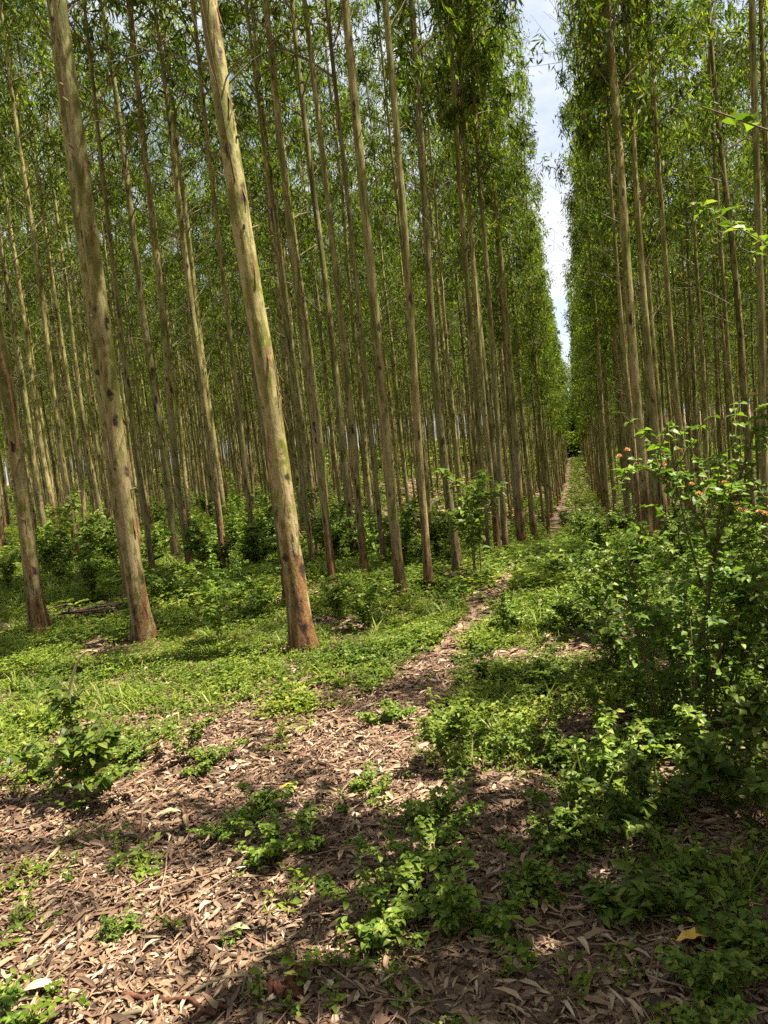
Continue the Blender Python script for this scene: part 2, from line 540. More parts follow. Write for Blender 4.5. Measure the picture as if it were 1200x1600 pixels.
def trunk_arrays(seed, sides=14, rings=60, H=TREE_H, top=.988):
    rng = np.random.default_rng(seed)
    s = np.linspace(0, 1, rings) ** 1.25
    z = s * H * top
    amp = rng.normal(0, .05, 2); ph = rng.uniform(0, 6.28, 4)
    cx = (amp[0] * np.sin(z * .35 + ph[0]) + .02 * np.sin(z * 1.1 + ph[1])) * np.clip(z / 2, 0, 1)
    cy = (amp[1] * np.sin(z * .31 + ph[2]) + .02 * np.sin(z * .9 + ph[3])) * np.clip(z / 2, 0, 1)
    r = DBH / 2 * (1 - .93 * s ** .9) + .014 * np.exp(-z / .35)
    a = np.arange(sides) * 2 * PI / sides
    rr = r[:, None] + .06 * np.exp(-z / .13)[:, None] * (.55 + .45 * np.sin(3 * a[None] + ph[1]) + .3 * np.sin(5 * a[None] + ph[2]))
    rr = rr * (1 + .05 * np.sin(2 * a[None] + ph[0] + z[:, None] * .3) + .035 * rng.normal(size=(rings, sides)) * (z[:, None] < 8))
    v = np.stack([cx[:, None] + rr * np.cos(a), cy[:, None] + rr * np.sin(a), np.broadcast_to(z[:, None] - .12 * (s[:, None] == 0), rr.shape)], -1).reshape(-1, 3)
    i = np.arange(rings - 1)[:, None] * sides; j = np.arange(sides)[None]; k = (j + 1) % sides
    q = np.stack([i + j, i + k, i + sides + k, i + sides + j], -1).reshape(-1, 4)
    return v, np.concatenate([q[:, [0, 1, 2]], q[:, [0, 2, 3]]])


def axis_at(seed, z):
    rng = np.random.default_rng(seed)
    amp = rng.normal(0, .05, 2); ph = rng.uniform(0, 6.28, 4)
    c = np.clip(z / 2, 0, 1)
    return np.array([(amp[0] * np.sin(z * .35 + ph[0]) + .02 * np.sin(z * 1.1 + ph[1])) * c, (amp[1] * np.sin(z * .31 + ph[2]) + .02 * np.sin(z * .9 + ph[3])) * c])


def crown_plan(seed, n_br=38, low=6.2, reach=1.0):
    """Branch curves of one crown: list of (points, heights share)."""
    rng = np.random.default_rng(seed + 500)
    out = []
    az = rng.uniform(0, 6.28)
    for k in range(n_br):
        u = (k + rng.uniform(-.3, .3)) / n_br
        z0 = low + (TREE_H - .5 - low) * np.clip(u, 0, 1) ** 1.0
        az += 2.4 + rng.normal(0, .5)
        s = (z0 - low) / (TREE_H - low)
        L = (1.5 * (1 - s) ** .75 + .35) * (0.55 + .45 * min(1, s * 6)) * rng.uniform(.6, 1.2) * reach * (1 + (reach < 1) * rng.choice([-.35, 0, 0, .4]))
        rise = rng.uniform(.55, 1.1)
        ax = axis_at(seed, z0)
        tt = np.linspace(0, 1, 6)
        rad = L * tt
        zz = z0 + L * rise * (tt - .35 * tt ** 2)
        wob = az + rng.normal(0, .12, 6).cumsum() * .5
        pts = np.stack([ax[0] + rad * np.cos(wob), ax[1] + rad * np.sin(wob), zz], -1)
        out.append((pts, s, L))
    return out


def crown_leaves(seed, total, L, w, low=6.2, n_br=38, reach=1.0):
    rng = np.random.default_rng(seed + 900)
    plan = crown_plan(seed, n_br, low, reach)
    wts = np.array([((.15 if s < .08 else .55 if s < .2 else 1.0) if reach == 1 else 1.0) * l * rng.choice([.35, 1, 1.3]) for _, s, l in plan])
    cnt = np.maximum((wts / wts.sum() * total).astype(int), 1)
    B, D = [], []
    for (pts, s, l), n in zip(plan, cnt):
        ncl = max(2, int(l * 2.5))
        tt = rng.uniform(.25, 1.05, ncl)
        cen = np.stack([np.interp(tt, np.linspace(0, 1, 6), pts[:, c]) for c in range(3)], -1)
        cen += rng.normal(0, .13 * min(1.2, l + .3), cen.shape) * [1, 1, .8]
        pick = rng.integers(0, ncl, n)
        sp = rng.uniform(.06, .15, ncl)[pick][:, None]
        b = cen[pick] + rng.normal(0, 1, (n, 3)) * sp * [1, 1, 1.4] + [0, 0, -.05]
        d = rng.normal(0, .55, (n, 3)) + [0, 0, -.75]
        B.append(b); D.append(d)
    B = np.concatenate(B); D = np.concatenate(D); n = len(B)
    return narrow_leaves(B, D, L * rng.uniform(.7, 1.25, n), w * rng.uniform(.8, 1.2, n), rng)


def crown_twigs(seed, low=6.2, n_br=38, reach=1.0):
    g = Geo()
    zz = np.linspace(low - .3, TREE_H - .4, 8)         # unseen tube inside the trunk that joins the branches
    g.add(*tube(np.stack([[*axis_at(seed, a), a] for a in zz]), np.linspace(.012, .004, 8), 4))
    for pts, s, l in crown_plan(seed, n_br, low, reach):
        g.add(*tube(pts, np.linspace(.013, .003, 6) * (1.1 - .5 * s), 4))
    return g


def dead_wood(g, seed, dead=11):
    rng = np.random.default_rng(seed + 77)
    for _ in range(dead):                      # bare dead twigs below the crown
        z0 = rng.uniform(3.2, 8.5); az = rng.uniform(0, 6.28); L = rng.uniform(.5, 1.7); ax = axis_at(seed, z0)
        tt = np.linspace(0, 1, 6)
        p = np.stack([ax[0] + L * tt * np.cos(az), ax[1] + L * tt * np.sin(az), z0 + L * rng.uniform(.5, 1.1) * (tt - .25 * tt ** 2)], -1) + rng.normal(0, .025, (6, 3)) * tt[:, None]
        g.add(*tube(p, np.linspace(.008, .0015, 6), 4), 1)
        for _k in range(rng.integers(0, 3)):
            q = p[rng.integers(2, 5)]; d = rng.normal(0, .3, 3) + [math.cos(az) * .4, math.sin(az) * .4, .3]
            g.add(*tube(np.stack([q, q + d * .5, q + d + rng.normal(0, .04, 3)]), [.004, .003, .0015], 3), 1)
    for _ in range(30):                        # loose curls of bark
        z0 = rng.uniform(.7, 6.5); az = rng.uniform(0, 6.28); ax = axis_at(seed, z0)
        r0 = DBH / 2 * (1 - .93 * (z0 / TREE_H) ** .9); L = rng.uniform(.06, .32); w = rng.uniform(.008, .022)
        e = np.array([math.cos(az), math.sin(az), 0]); sd = np.array([-math.sin(az), math.cos(az), 0])
        tt = np.linspace(0, 1, 4); out = r0 * .97 + .035 * tt ** 2 * rng.uniform(.3, 1.3)
        m = np.array([ax[0], ax[1], z0]) + e * out[:, None] - np.array([0, 0, 1]) * (L * tt)[:, None] + sd * (rng.normal(0, .01) * tt)[:, None]
        v = np.concatenate([m + sd * w * .5, m - sd * w * .5 * (1 - .6 * tt)[:, None]])
        g.add(v, [q for i in range(3) for q in ((i, i + 4, i + 5), (i, i + 5, i + 1))], 2)
    for _ in range(16):                        # short broken stubs
        z0 = rng.uniform(1.0, 6.5); az = rng.uniform(0, 6.28); ax = axis_at(seed, z0); r0 = DBH / 2 * .85
        e = np.array([math.cos(az), math.sin(az), .35])
        b = np.array([ax[0], ax[1], z0]) + e * r0 * .8
        g.add(*tube(np.stack([b, b + e * .025, b + e * rng.uniform(.03, .07)]), [.012, .010, .006], 5), 1)


NV = 6
TRUNKS, CROWNS, TWIGS, EDGE_CROWNS, EDGE_TWIGS = [], [], [], [], []
for k in range(NV):
    g = Geo(); g.add(*trunk_arrays(k)); dead_wood(g, k); TRUNKS.append(g.mesh('trunk', [M_BARK, M_TWIG, M_STRIP], True))
    g = Geo(); g.add(*crown_leaves(k, 4300, .165, .036)); CROWNS.append(g.mesh('crown', [M_CROWN]))
    TWIGS.append(crown_twigs(k).mesh('branchwork', [M_TWIG], True))
    g = Geo(); g.add(*crown_leaves(k, 5200, .16, .034, 5.4, 50, .43)); EDGE_CROWNS.append(g.mesh('crown', [M_CROWN]))
    EDGE_TWIGS.append(crown_twigs(k, 5.4, 50, .43).mesh('branchwork', [M_TWIG], True))


def make_tree(x, y, dbh, label, group, variant, lean=(0, 0), h=1.0, name='eucalyptus_tree', twigs=True, slim=1.0):
    z = float(ground_z(x, y))
    t = empty(name, (x, y, z), label, 'tree', group)
    spin = random.uniform(0, 6.28)
    t.rotation_euler = (-lean[1], lean[0], 0)
    edge = slim < .7                           # a full, short-branched crown beside open ground
    if edge: slim /= .56
    k = dbh / DBH
    a = link('trunk', TRUNKS[variant], t); a.scale = (k, k, h); a.rotation_euler.z = spin
    c = link('crown', (EDGE_CROWNS if edge else CROWNS)[variant], t); c.scale = (slim, slim, h); c.rotation_euler.z = spin
    if twigs:
        b = link('branchwork', (EDGE_TWIGS if edge else TWIGS)[variant], t); b.scale = (slim, slim, h); b.rotation_euler.z = spin
    return t


# trees placed from their foot in the photograph: foot px, a higher point of the trunk, width px, label
GL, GR = 'eucalyptus trees of the stand on the left', 'eucalyptus trees of the stand on the right'
NEAR = [
    (62, 992, 0, 550, 29, 'eucalyptus at the left edge with orange-brown flaking bark, cut off by the frame', GL),
    (226, 1003, 90, 0, 38, 'thick eucalyptus with olive patches and mossy orange foot, third big trunk from the frame edge', GL),
    (206, 942, 75, 0, 22, 'grey-brown eucalyptus standing close behind the thick trunk with mossy orange foot', GL),
    (300, 897, 190, 0, 16, 'slim olive eucalyptus rising alone between the two thickest front trunks', GL),
    (476, 1018, 338, 0, 46, 'thickest and nearest eucalyptus, mottled pink and cream bark with dark knots', GL),
    (452, 945, 330, 30, 17, 'dark eucalyptus half hidden behind the left side of the thickest trunk', GL),
    (352, 892, 250, 60, 13, 'dull dark slim eucalyptus, first behind and left of the thickest trunk', GL),
    (402, 893, 318, 160, 11, 'thin dark eucalyptus just left of the thickest trunk', GL),
    (490, 893, 408, 200, 10, 'pale tan thin eucalyptus, front one of a close pair right of the thickest trunk', GL),
    (498, 872, 425, 250, 9, 'pale thin eucalyptus, rear one of a close pair right of the thickest trunk', GL),
    (520, 910, 418, 10, 15, 'yellow-green eucalyptus, first full-height trunk right of the thickest one', GL),
    (571, 905, 474, 0, 14, 'slim eucalyptus with red-brown foot, second full-height trunk right of the thickest one', GL),
    (602, 893, 512, 0, 11, 'thin grey eucalyptus just left of the trunk with black knots', GL),
    (628, 938, 540, 0, 22, 'eucalyptus with cream lower trunk and black knots at mid height, nearest the path bend', GL),
    (671, 926, 603, 0, 17, 'straight grey-brown eucalyptus between the black-knotted trunk and the sunlit orange-edged one', GL),
    (716, 893, 645, 0, 16, 'eucalyptus with a sunlit orange-flecked edge, last lone trunk before the row along the path', GL),
    (762, 874, 722, 300, 12, 'olive eucalyptus at the front of the close row along the path', GL),
    (778, 868, 735, 300, 11, 'second eucalyptus in the close row along the path', GL),
    (791, 868, 752, 300, 12, 'third eucalyptus in the close row along the path, dark at its foot', GL),
    (76, 868, 0, 380, 13, 'brown eucalyptus right behind the left edge tree', GL),
    (126, 868, 50, 340, 11, 'bright yellow-green eucalyptus behind the ferny sapling', GL),
    (136, 866, 78, 400, 10, 'shaded grey eucalyptus close beside a bright yellow-green one', GL),
    (6, 862, -30, 600, 12, 'ochre eucalyptus foot at the very edge of the frame', GL),
    (240, 905, 160, 200, 11, 'dark thin eucalyptus just right of the thick mossy-footed trunk', GL),
    (954, 836, 905, 150, 12, 'slim dark eucalyptus nearest the path on the right side', GR),
    (1014, 866, 948, 0, 23, 'thick dark eucalyptus with a pale lit edge behind the lantana bush', GR),
    (1040, 862, 974, 0, 17, 'red-brown eucalyptus just right of the thick lit-edged one behind the lantana', GR),
    (1086, 850, 1010, 0, 13, 'dark knotty eucalyptus behind the middle of the lantana bush', GR),
    (1003, 860, 950, 230, 9, 'thin red-footed eucalyptus left of the thick lit-edged one', GR),
    (1198, 900, 1180, 0, 18, 'dark eucalyptus trunk standing at the right edge of the frame', GR),
]
PLACED = []
for i, (bx, by, tx, ty, wpx, label, grp) in enumerate(NEAR):
    p = at(bx, by)
    dep = pix(p)[2][0]
    q = plane_at(tx, ty, p[1])
    lean = math.atan2(q[0] - p[0], q[2] - p[2])
    lean = max(-.05, min(.05, lean))
    PLACED.append((p[0], p[1]))
    make_tree(p[0], p[1], wpx * dep / F0 * (.80 if grp == GL else .70), label, grp, i % NV, (lean, random.gauss(0, .006)), random.uniform(.94, 1.08), slim=.52 if abs(p[0]) < 1.75 and p[1] > 7.9 else 1.0)

# rows parallel to the lane
ORD = 'first second third fourth fifth sixth seventh eighth ninth tenth eleventh twelfth thirteenth fourteenth fifteenth sixteenth seventeenth eighteenth nineteenth twentieth'.split()
TENS = {20: 'twenty', 30: 'thirty', 40: 'forty', 50: 'fifty', 60: 'sixty'}


def ordinal(n):
    if n <= 20: return ORD[n - 1]
    t = n // 10 * 10
    return (TENS[t][:-1] + 'ieth') if n == t else TENS[t] + '-' + ORD[n - t - 1]


FAR_Y = 150.0
cand = []                                       # (x, y, side, row, order in row)
for side in (-1, 1):
    for r in range(60):
        x0 = -1.40 - 2.0 * r if side < 0 else 1.30 + 2.0 * r
        y = (10.6 + .22 * r if side < 0 else 10.5 if r < 2 else 7.5 + .2 * r) + random.uniform(0, 1.0)
        if side > 0 and r >= 2: y += random.uniform(0, .8)
        n = 0
        while y < FAR_Y + 12:
            x = x0 + random.gauss(0, .13); yy = y + random.gauss(0, .16)
            y += 2.05
            if random.random() < .06: continue
            if any((x - a) ** 2 + (yy - b) ** 2 < 1.15 ** 2 for a, b in PLACED): continue
            n += 1
            cand.append((x, yy, side, r, n))
for k in range(90):                             # the lane closes far away
    cand.append((random.uniform(-9, 7), FAR_Y + random.uniform(-6, 45), -1, 0, 99))

cp = np.array([(c[0], c[1], float(ground_z(c[0], c[1])) + .8) for c in cand])
u, v, dep = pix(cp)
ut, vt, _ = pix(cp + [0, 0, 9])
inside = (dep > 1) & (np.minimum(u, ut) < W0 + 30) & (np.maximum(u, ut) > -30)
order = np.argsort(np.where(inside, dep, 1e9))
n_ind = 300 - len(NEAR)
chosen = set(int(k) for k in order[:n_ind])
ROWWORD = lambda r, s: ('row beside the path' if r == 0 else ordinal(r + 1) + ' row from the path')
for k in sorted(chosen):
    x, y, side, r, n = cand[k]
    s = 'left' if side < 0 else 'right'
    lab = f'slim {s}-stand eucalyptus, {ROWWORD(r, s)}, {ordinal(n)} behind the front ones'
    make_tree(x, y, random.uniform(.105, .165), lab, GL if side < 0 else GR, random.randrange(NV), (random.gauss(0, .010), random.gauss(0, .010)), random.uniform(.88, 1.08), slim=random.uniform(.42, .68) if r == 0 and n < 99 else random.uniform(.85, 1.15))

# the rest of the plantation: one mass that nobody could count
far = Geo(); HT = []
T_LO = [trunk_arrays(k, 6, 12) for k in range(NV)]
C_EDGE = [crown_leaves(k, 1150, .31, .078, 5.2, 46, .45) for k in range(NV)]
C_LOD = [[crown_leaves(k, n, L, w, n_br=36) for k in range(NV)] for n, L, w in ((1200, .24, .058), (780, .31, .078), (470, .42, .105))]


def put_far(x, y, lod, slim=1.0):
    k = random.randrange(NV); a = random.uniform(0, 6.28); h = random.uniform(.88, 1.08)
    c, s = math.cos(a), math.sin(a)
    R = np.array([[c, -s, 0], [s, c, 0], [0, 0, h]])
    lean = np.array([[1, 0, random.gauss(0, .01)], [0, 1, random.gauss(0, .01)], [0, 0, 1]])
    o = np.array([x, y, float(ground_z(x, y))])
    tv, tt = T_LO[k]; kk = random.uniform(.6, .95)
    far.add((tv * [kk, kk, 1]) @ (lean @ R).T + o, tt, 0); HT.append(tv[:, 2])
    lv, lt = C_LOD[lod][k] if slim == 1 else C_EDGE[k]
    far.add(lv @ (lean @ R).T + o, lt, 1); HT.append(lv[:, 2])


n_far = 0
for k, c in enumerate(cand):
    if k in chosen: continue
    x, y = c[0], c[1]
    d = math.hypot(x, y)
    if inside[k]:
        lod = 1 if d < 85 else 2
    else:
        if not (x > 0 and x < 26 and y < 70) and not (x < 0 and d < 45 and u[k] > -900 and dep[k] > 1): continue
        lod = 0 if d < 22 else 1
    put_far(x, y, lod, .55 if c[3] == 0 and c[4] < 99 else 1.0); n_far += 1
# the stand across the cross track, right of and behind the camera
BEHIND = [(7.0, 1.6), (9.2, 2.4), (5.2, .4), (8.0, -.6), (11.5, 1.0), (6.2, -1.8), (10.4, -1.4), (4.2, -1.2)]
for x, y in BEHIND: put_far(x, y, 0)
for yy in np.arange(-4.5, -28, -2.3):              # and the block behind the camera, which keeps the sky off the front of the trunks
    for xx in np.arange(-24, 24, 2.2):
        put_far(xx + random.gauss(0, .2), yy + random.gauss(0, .2), 1)
far_mesh = far.mesh('eucalyptus_plantation', [M_BARK_FAR, M_CROWN])
far_mesh.attributes.new('height', 'FLOAT', 'POINT').data.foreach_set('value', np.concatenate(HT).astype(np.float32))
o = link('eucalyptus_plantation', far_mesh)
tag(o, 'dense mass of thin eucalyptus trunks and foliage filling the distance on both sides', 'forest', kind='stuff')
print('far trees', n_far, 'chosen max depth', max(dep[k] for k in chosen))

# ------------------------------------------------------------------ where bare litter and where green shows
def seg_dist(x, y, a, b):
    ab = b - a; L2 = max(ab.dot(ab), 1e-9)
    t = np.clip(((x - a[0]) * ab[0] + (y - a[1]) * ab[1]) / L2, 0, 1)
    return np.hypot(x - a[0] - t * ab[0], y - a[1] - t * ab[1]), t


PATH_PX = [(120, 1640, 1.7), (200, 1480, 1.35), (310, 1310, .85), (440, 1215, .42), (545, 1150, .30), (640, 1085, .26), (700, 1010, .12), (745, 960, .17), (778, 930, .10), (815, 882, .06)]
PATH = [(at(a, b)[:2], r) for a, b, r in PATH_PX] + [(np.array([-.95, yy]), .26) for yy in (20., 32., 50., 80., 120., 150.)]


def bareness(x, y):
    """0 in green cover, 1 on the trodden litter."""
    out = np.zeros(np.shape(x)); wob = .15 + 1.65 * fbm(np.asarray(x) * 1.9, np.asarray(y) * 1.9, 63)
    for (a, ra), (b, rb) in zip(PATH[:-1], PATH[1:]):
        d, t = seg_dist(x, y, a, b)
        r = ra + (rb - ra) * t
        out = np.maximum(out, np.clip(1.5 - d / (r * wob), 0, 1))
    return out


def cover(x, y):
    """Share of the ground that green cover takes."""
    n = fbm(x * 1.6, y * 1.6, 21, 4)
    u_, v_, d_ = pix(np.stack([x, y, ground_z(x, y)], -1))
    base = np.interp(v_, [880, 1000, 1060, 1150, 1200, 1290, 1400, 1600], [.88, .80, .76, .70, .44, .30, .20, .12])
    base = np.where(d_ < .5, .3, base)
    side = np.clip((u_ - 560) / 250, 0, 1)
    base = base + side * np.interp(v_, [1150, 1250, 1400, 1600], [0, .22, .26, .12])
    base = base - np.clip((330 - u_) / 200, 0, 1) * np.interp(v_, [1200, 1300], [0, .22])
    c = np.clip((base + (n - .5) * 2.3 - .28) * 1.6, 0, 1)
    return np.clip(np.maximum(c - bareness(x, y) * 1.1, .16 * (fbm(np.asarray(x) * 3.1, np.asarray(y) * 3.1, 87, 3) > .64)), 0, 1)


def scatter(n, x0, x1, y0, y1, accept, rng):
    x = rng.uniform(x0, x1, n); y = rng.uniform(y0, y1, n)
    u_, v_, d_ = pix(np.stack([x, y, ground_z(x, y)], -1))
    near = (d_ > .3) & (u_ > -260) & (u_ < W0 + 260) & (v_ < H0 + 260)
    x, y = x[near], y[near]
    k = rng.random(len(x)) < accept(x, y)
    return x[k], y[k]


def stamp(g, templates, x, y, scale, rng, mat=0, sink=.0, tilt=.12):
    """Copies of template arrays set down on the terrain."""
    z = ground_z(x, y) - sink
    which = rng.integers(0, len(templates), len(x)); ang = rng.uniform(0, 6.28, len(x))
    tx, ty = rng.normal(0, tilt, len(x)), rng.normal(0, tilt, len(x))
    for k, (tv, tt) in enumerate(templates):
        m = which == k; n = int(m.sum())
        if not n: continue
        c, s = np.cos(ang[m])[:, None], np.sin(ang[m])[:, None]
        sc = scale[m][:, None]
        X = (tv[None, :, 0] * c - tv[None, :, 1] * s) * sc
        Y = (tv[None, :, 0] * s + tv[None, :, 1] * c) * sc
        Z = tv[None, :, 2] * sc
        V = np.stack([X + x[m][:, None] + Z * tx[m][:, None], Y + y[m][:, None] + Z * ty[m][:, None], Z + z[m][:, None]], -1).reshape(-1, 3)
        T = (tt[None] + (np.arange(n) * len(tv))[:, None, None]).reshape(-1, 3)
        g.add(V, T, mat)


def weed_template(rng, stems, height, leaf, per, stalks=True):
    """A low weed: a few thin stems with pairs of small leaves."""
    g = Geo(); B, D, U, L = [], [], [], []
    for _ in range(stems):
        az = rng.uniform(0, 6.28); lean = rng.uniform(.2, 1.1); h = height * rng.uniform(.5, 1.1)
        tt = np.linspace(0, 1, 4)
        p = np.stack([h * lean * tt * math.cos(az), h * lean * tt * math.sin(az), h * (tt - .25 * lean * tt ** 2)], -1)
        p += rng.normal(0, .008, p.shape) * tt[:, None]
        if stalks: g.add(*tube(p[[0, 2, 3]], [.0022, .0017, .001], 3))
        for k in range(per):
            t = .25 + .75 * k / max(per - 1, 1)
            q = np.array([np.interp(t, tt, p[:, c]) for c in range(3)])
            a0 = rng.uniform(0, 6.28)
            for da in (0, PI):
                B.append(q); D.append([math.cos(a0 + da), math.sin(a0 + da), rng.uniform(-.1, .5)])
                U.append([rng.normal(0, .35), rng.normal(0, .35), 1]); L.append(leaf * rng.uniform(.6, 1.25) * (1.1 - .35 * t))
    L = np.array(L)
    g.add(*small_leaves(np.array(B), np.array(D), norm_rows(np.array(U)), L, L * rng.uniform(.5, .7, len(L))))
    v, t, _ = g.arrays()
    return v.astype(float), t


def grass_template(rng, blades, h):
    g = Geo()
    for _ in range(blades):
        az = rng.uniform(0, 6.28); H = h * rng.uniform(.5, 1.2); lean = rng.uniform(.2, .9); w = rng.uniform(.002, .0042)
        b = np.array([rng.normal(0, .02), rng.normal(0, .02), 0])
        tt = np.linspace(0, 1, 4)
        p = b + np.stack([H * lean * tt ** 1.5 * math.cos(az), H * lean * tt ** 1.5 * math.sin(az), H * (tt - .35 * lean * tt ** 2.2)], -1)
        s = np.array([-math.sin(az), math.cos(az), 0]) * w
        v = np.concatenate([p[:3] + s, p[:3] - s, p[3:]])
        g.add(v, [[0, 3, 4], [0, 4, 1], [1, 4, 5], [1, 5, 2], [2, 5, 6]])
    v, t, _ = g.arrays()
    return v.astype(float), t


def build_cover():
    rng = np.random.default_rng(31)
    WT = [weed_template(rng, rng.integers(2, 5), rng.uniform(.05, .12), rng.uniform(.026, .042), rng.integers(2, 4)) for _ in range(14)]
    WM = [weed_template(rng, rng.integers(2, 5), rng.uniform(.06, .13), rng.uniform(.034, .05), 2, False) for _ in range(10)]
    lump = lambda a, b: .45 + 1.15 * fbm(a * 2.3, b * 2.3, 91, 2) ** 1.3
    g = Geo()
    x, y = scatter(46000, -6, 5, 1.6, 7, lambda a, b: cover(a, b) * .9, rng)
    stamp(g, WT, x, y, rng.uniform(.7, 1.35, len(x)) * lump(x, y), rng)
    x, y = scatter(56000, -13, 7, 7, 14, lambda a, b: cover(a, b) * .8, rng)
    stamp(g, WM, x, y, rng.uniform(1.1, 2.1, len(x)) * lump(x, y), rng)
    WL = [weed_template(rng, 4, .22, .085, 2, False) for _ in range(8)]
    x, y = scatter(36000, -28, 10, 14, 34, lambda a, b: np.clip(.95 - bareness(a, b) * 1.3, 0, 1) * (.3 + .5 * (fbm(a * .5, b * .5, 5) > .45)), rng)
    stamp(g, WL, x, y, rng.uniform(.7, 1.7, len(x)), rng)
    WF = [weed_template(rng, 5, .4, .19, 2, False) for _ in range(6)]
    x, y = scatter(30000, -70, 26, 34, 150, lambda a, b: np.clip(.8 - bareness(a, b) * 1.5, 0, 1), rng)
    stamp(g, WF, x, y, rng.uniform(.7, 1.6, len(x)), rng)
    # taller scrub that closes the view under the far crowns
    WX = [weed_template(rng, 7, 1.0, .42, 3, False) for _ in range(6)]
    x, y = scatter(7000, -130, 40, 70, 175, lambda a, b: (np.abs(a + .5) > 2.2) * .8, rng)
    stamp(g, WX, x, y, rng.uniform(.8, 2.6, len(x)), rng)
    x, y = scatter(1500, -14, 12, 140, 200, lambda a, b: np.full(len(a), .8), rng)
    stamp(g, WX, x, y, rng.uniform(2.0, 5.0, len(x)), rng)
    x, y = scatter(500, -9, 8, 165, 200, lambda a, b: np.full(len(a), .9), rng)
    stamp(g, WX, x, y, rng.uniform(6, 10, len(x)), rng)
    o = link('ground_cover', g.mesh('ground_cover', [M_WEED]))
    tag(o, 'bright green small-leaved weeds spreading over the forest floor', 'ground cover', kind='stuff')
    print('cover tris', len(o.data.polygons))
    g = Geo()
    GT = [grass_template(rng, 8, rng.uniform(.07, .15)) for _ in range(8)]
    x, y = scatter(22000, -7, 6, 2.2, 7.5, lambda a, b: np.clip(cover(a, b) - .35, 0, 1) * .7 * (fbm(a * .8, b * .8, 55) > .45), rng)
    stamp(g, GT, x, y, rng.uniform(.6, 1.3, len(x)), rng)
    x, y = scatter(18000, -9, 5, 7.5, 20, lambda a, b: np.clip(cover(a, b) - .3, 0, 1) * .6 * (fbm(a * .6, b * .6, 56) > .42), rng)
    stamp(g, GT, x, y, rng.uniform(1.0, 2.0, len(x)), rng)
    o = link('grass', g.mesh('grass', [M_GRASS]))
    tag(o, 'thin green grass blades mixed into the weeds', 'grass', kind='stuff')


build_cover()


def litter_leaves(x, y, L, w, rng, lift=.02):
    n = len(x)
    az = rng.uniform(0, 6.28, n); pitch = rng.normal(0, .11, n)
    d = np.stack([np.cos(az) * np.cos(pitch), np.sin(az) * np.cos(pitch), np.sin(pitch)], -1)
    up = norm_rows(np.stack([rng.normal(0, .4, n), rng.normal(0, .4, n), np.ones(n)], -1))
    s = norm_rows(np.cross(d, up)); nn = np.cross(s, d)
    c = np.stack([x, y, ground_z(x, y) + .006 + rng.random(n) ** 2 * lift], -1)
    L = L[:, None]; w = w[:, None]
    arch = rng.normal(.0, .09, n)[:, None] * L; cup = rng.uniform(-.1, .3, n)[:, None] * w; side = rng.normal(0, .12, n)[:, None] * L
    pts = []
    for tt, ww in ((-.5, 0), (-.18, .95), (.2, .75), (.5, 0)):
        mid = c + d * L * tt + nn * (arch * (1 - 4 * tt * tt)) + s * side * (1 - 4 * tt * tt)
        if ww == 0: pts.append(mid)
        else: pts += [mid + s * w * ww * .5 + nn * cup, mid, mid - s * w * ww * .5 + nn * cup]
    v = np.stack(pts, 1).reshape(-1, 3)                    # b l1 m1 r1 l2 m2 r2 t
    i = np.arange(n)[:, None] * 8
    T = [[0, 2, 1], [0, 3, 2], [1, 2, 5], [1, 5, 4], [2, 3, 6], [2, 6, 5], [4, 5, 7], [5, 6, 7]]
    return v, np.concatenate([i + t for t in T], 0)


def build_litter():
    rng = np.random.default_rng(41)
    g = Geo()
    x, y = scatter(66000, -3.6, 3, 1.3, 5.2, lambda a, b: .55 + .45 * (1 - cover(a, b)), rng)
    n = len(x); L = .02 + .075 * rng.random(n) ** 1.7
    g.add(*litter_leaves(x, y, L, L * rng.uniform(.13, .28, n), rng))
    x, y = scatter(36000, -9, 6, 5.2, 12, lambda a, b: .15 + .85 * (1 - cover(a, b)), rng)
    n = len(x); L = rng.uniform(.06, .16, n)
    g.add(*litter_leaves(x, y, L, L * rng.uniform(.18, .32, n), rng))
    x, y = scatter(1500, -4, 3.5, 1.3, 5.2, lambda a, b: .4 + .6 * (1 - cover(a, b)), rng)      # long whole leaves
    n = len(x); L = rng.uniform(.09, .135, n)
    g.add(*litter_leaves(x, y, L, L * rng.uniform(.12, .2, n), rng, .03))
    # crumbs of broken leaf
    x, y = scatter(52000, -3.5, 3, 1.3, 4.5, lambda a, b: np.full(len(a), .8), rng)
    n = len(x); L = rng.uniform(.012, .04, n)
    g.add(*litter_leaves(x, y, L, L * rng.uniform(.3, .8, n), rng, .008))
    o = link('leaf_litter', g.mesh('leaf_litter', [M_LITTER]))
    tag(o, 'dry tan and brown eucalyptus leaves carpeting the bare ground', 'leaf litter', kind='stuff')
    g = Geo()
    x, y = scatter(5200, -4, 3.5, 1.4, 6.0, lambda a, b: .25 + .75 * (1 - cover(a, b)), rng)
    z = ground_z(x, y)
    for a, b, c in zip(x, y, z):
        L = rng.uniform(.06, .42); az = rng.uniform(0, 6.28); r = rng.uniform(.0012, .0035)
        tt = np.linspace(-.5, .5, 4)
        p = np.stack([a + L * tt * math.cos(az), b + L * tt * math.sin(az), np.full(4, c + rng.uniform(.006, .028))], -1) + rng.normal(0, .012, (4, 3)) * [1, 1, .3]
        g.add(*tube(p, [r, r, r * .9, r * .6], 4))
    o = link('twig_litter', g.mesh('twig_litter', [M_TWIG_BROWN]))
    tag(o, 'thin fallen twigs scattered through the dry leaves', 'twig litter', kind='stuff')


M_TWIG_BROWN = island_mat('fallen_twig', [(0, (.07, .035, .022)), (.5, (.17, .09, .055)), (1, (.33, .22, .15))], rough=.8)
build_litter()

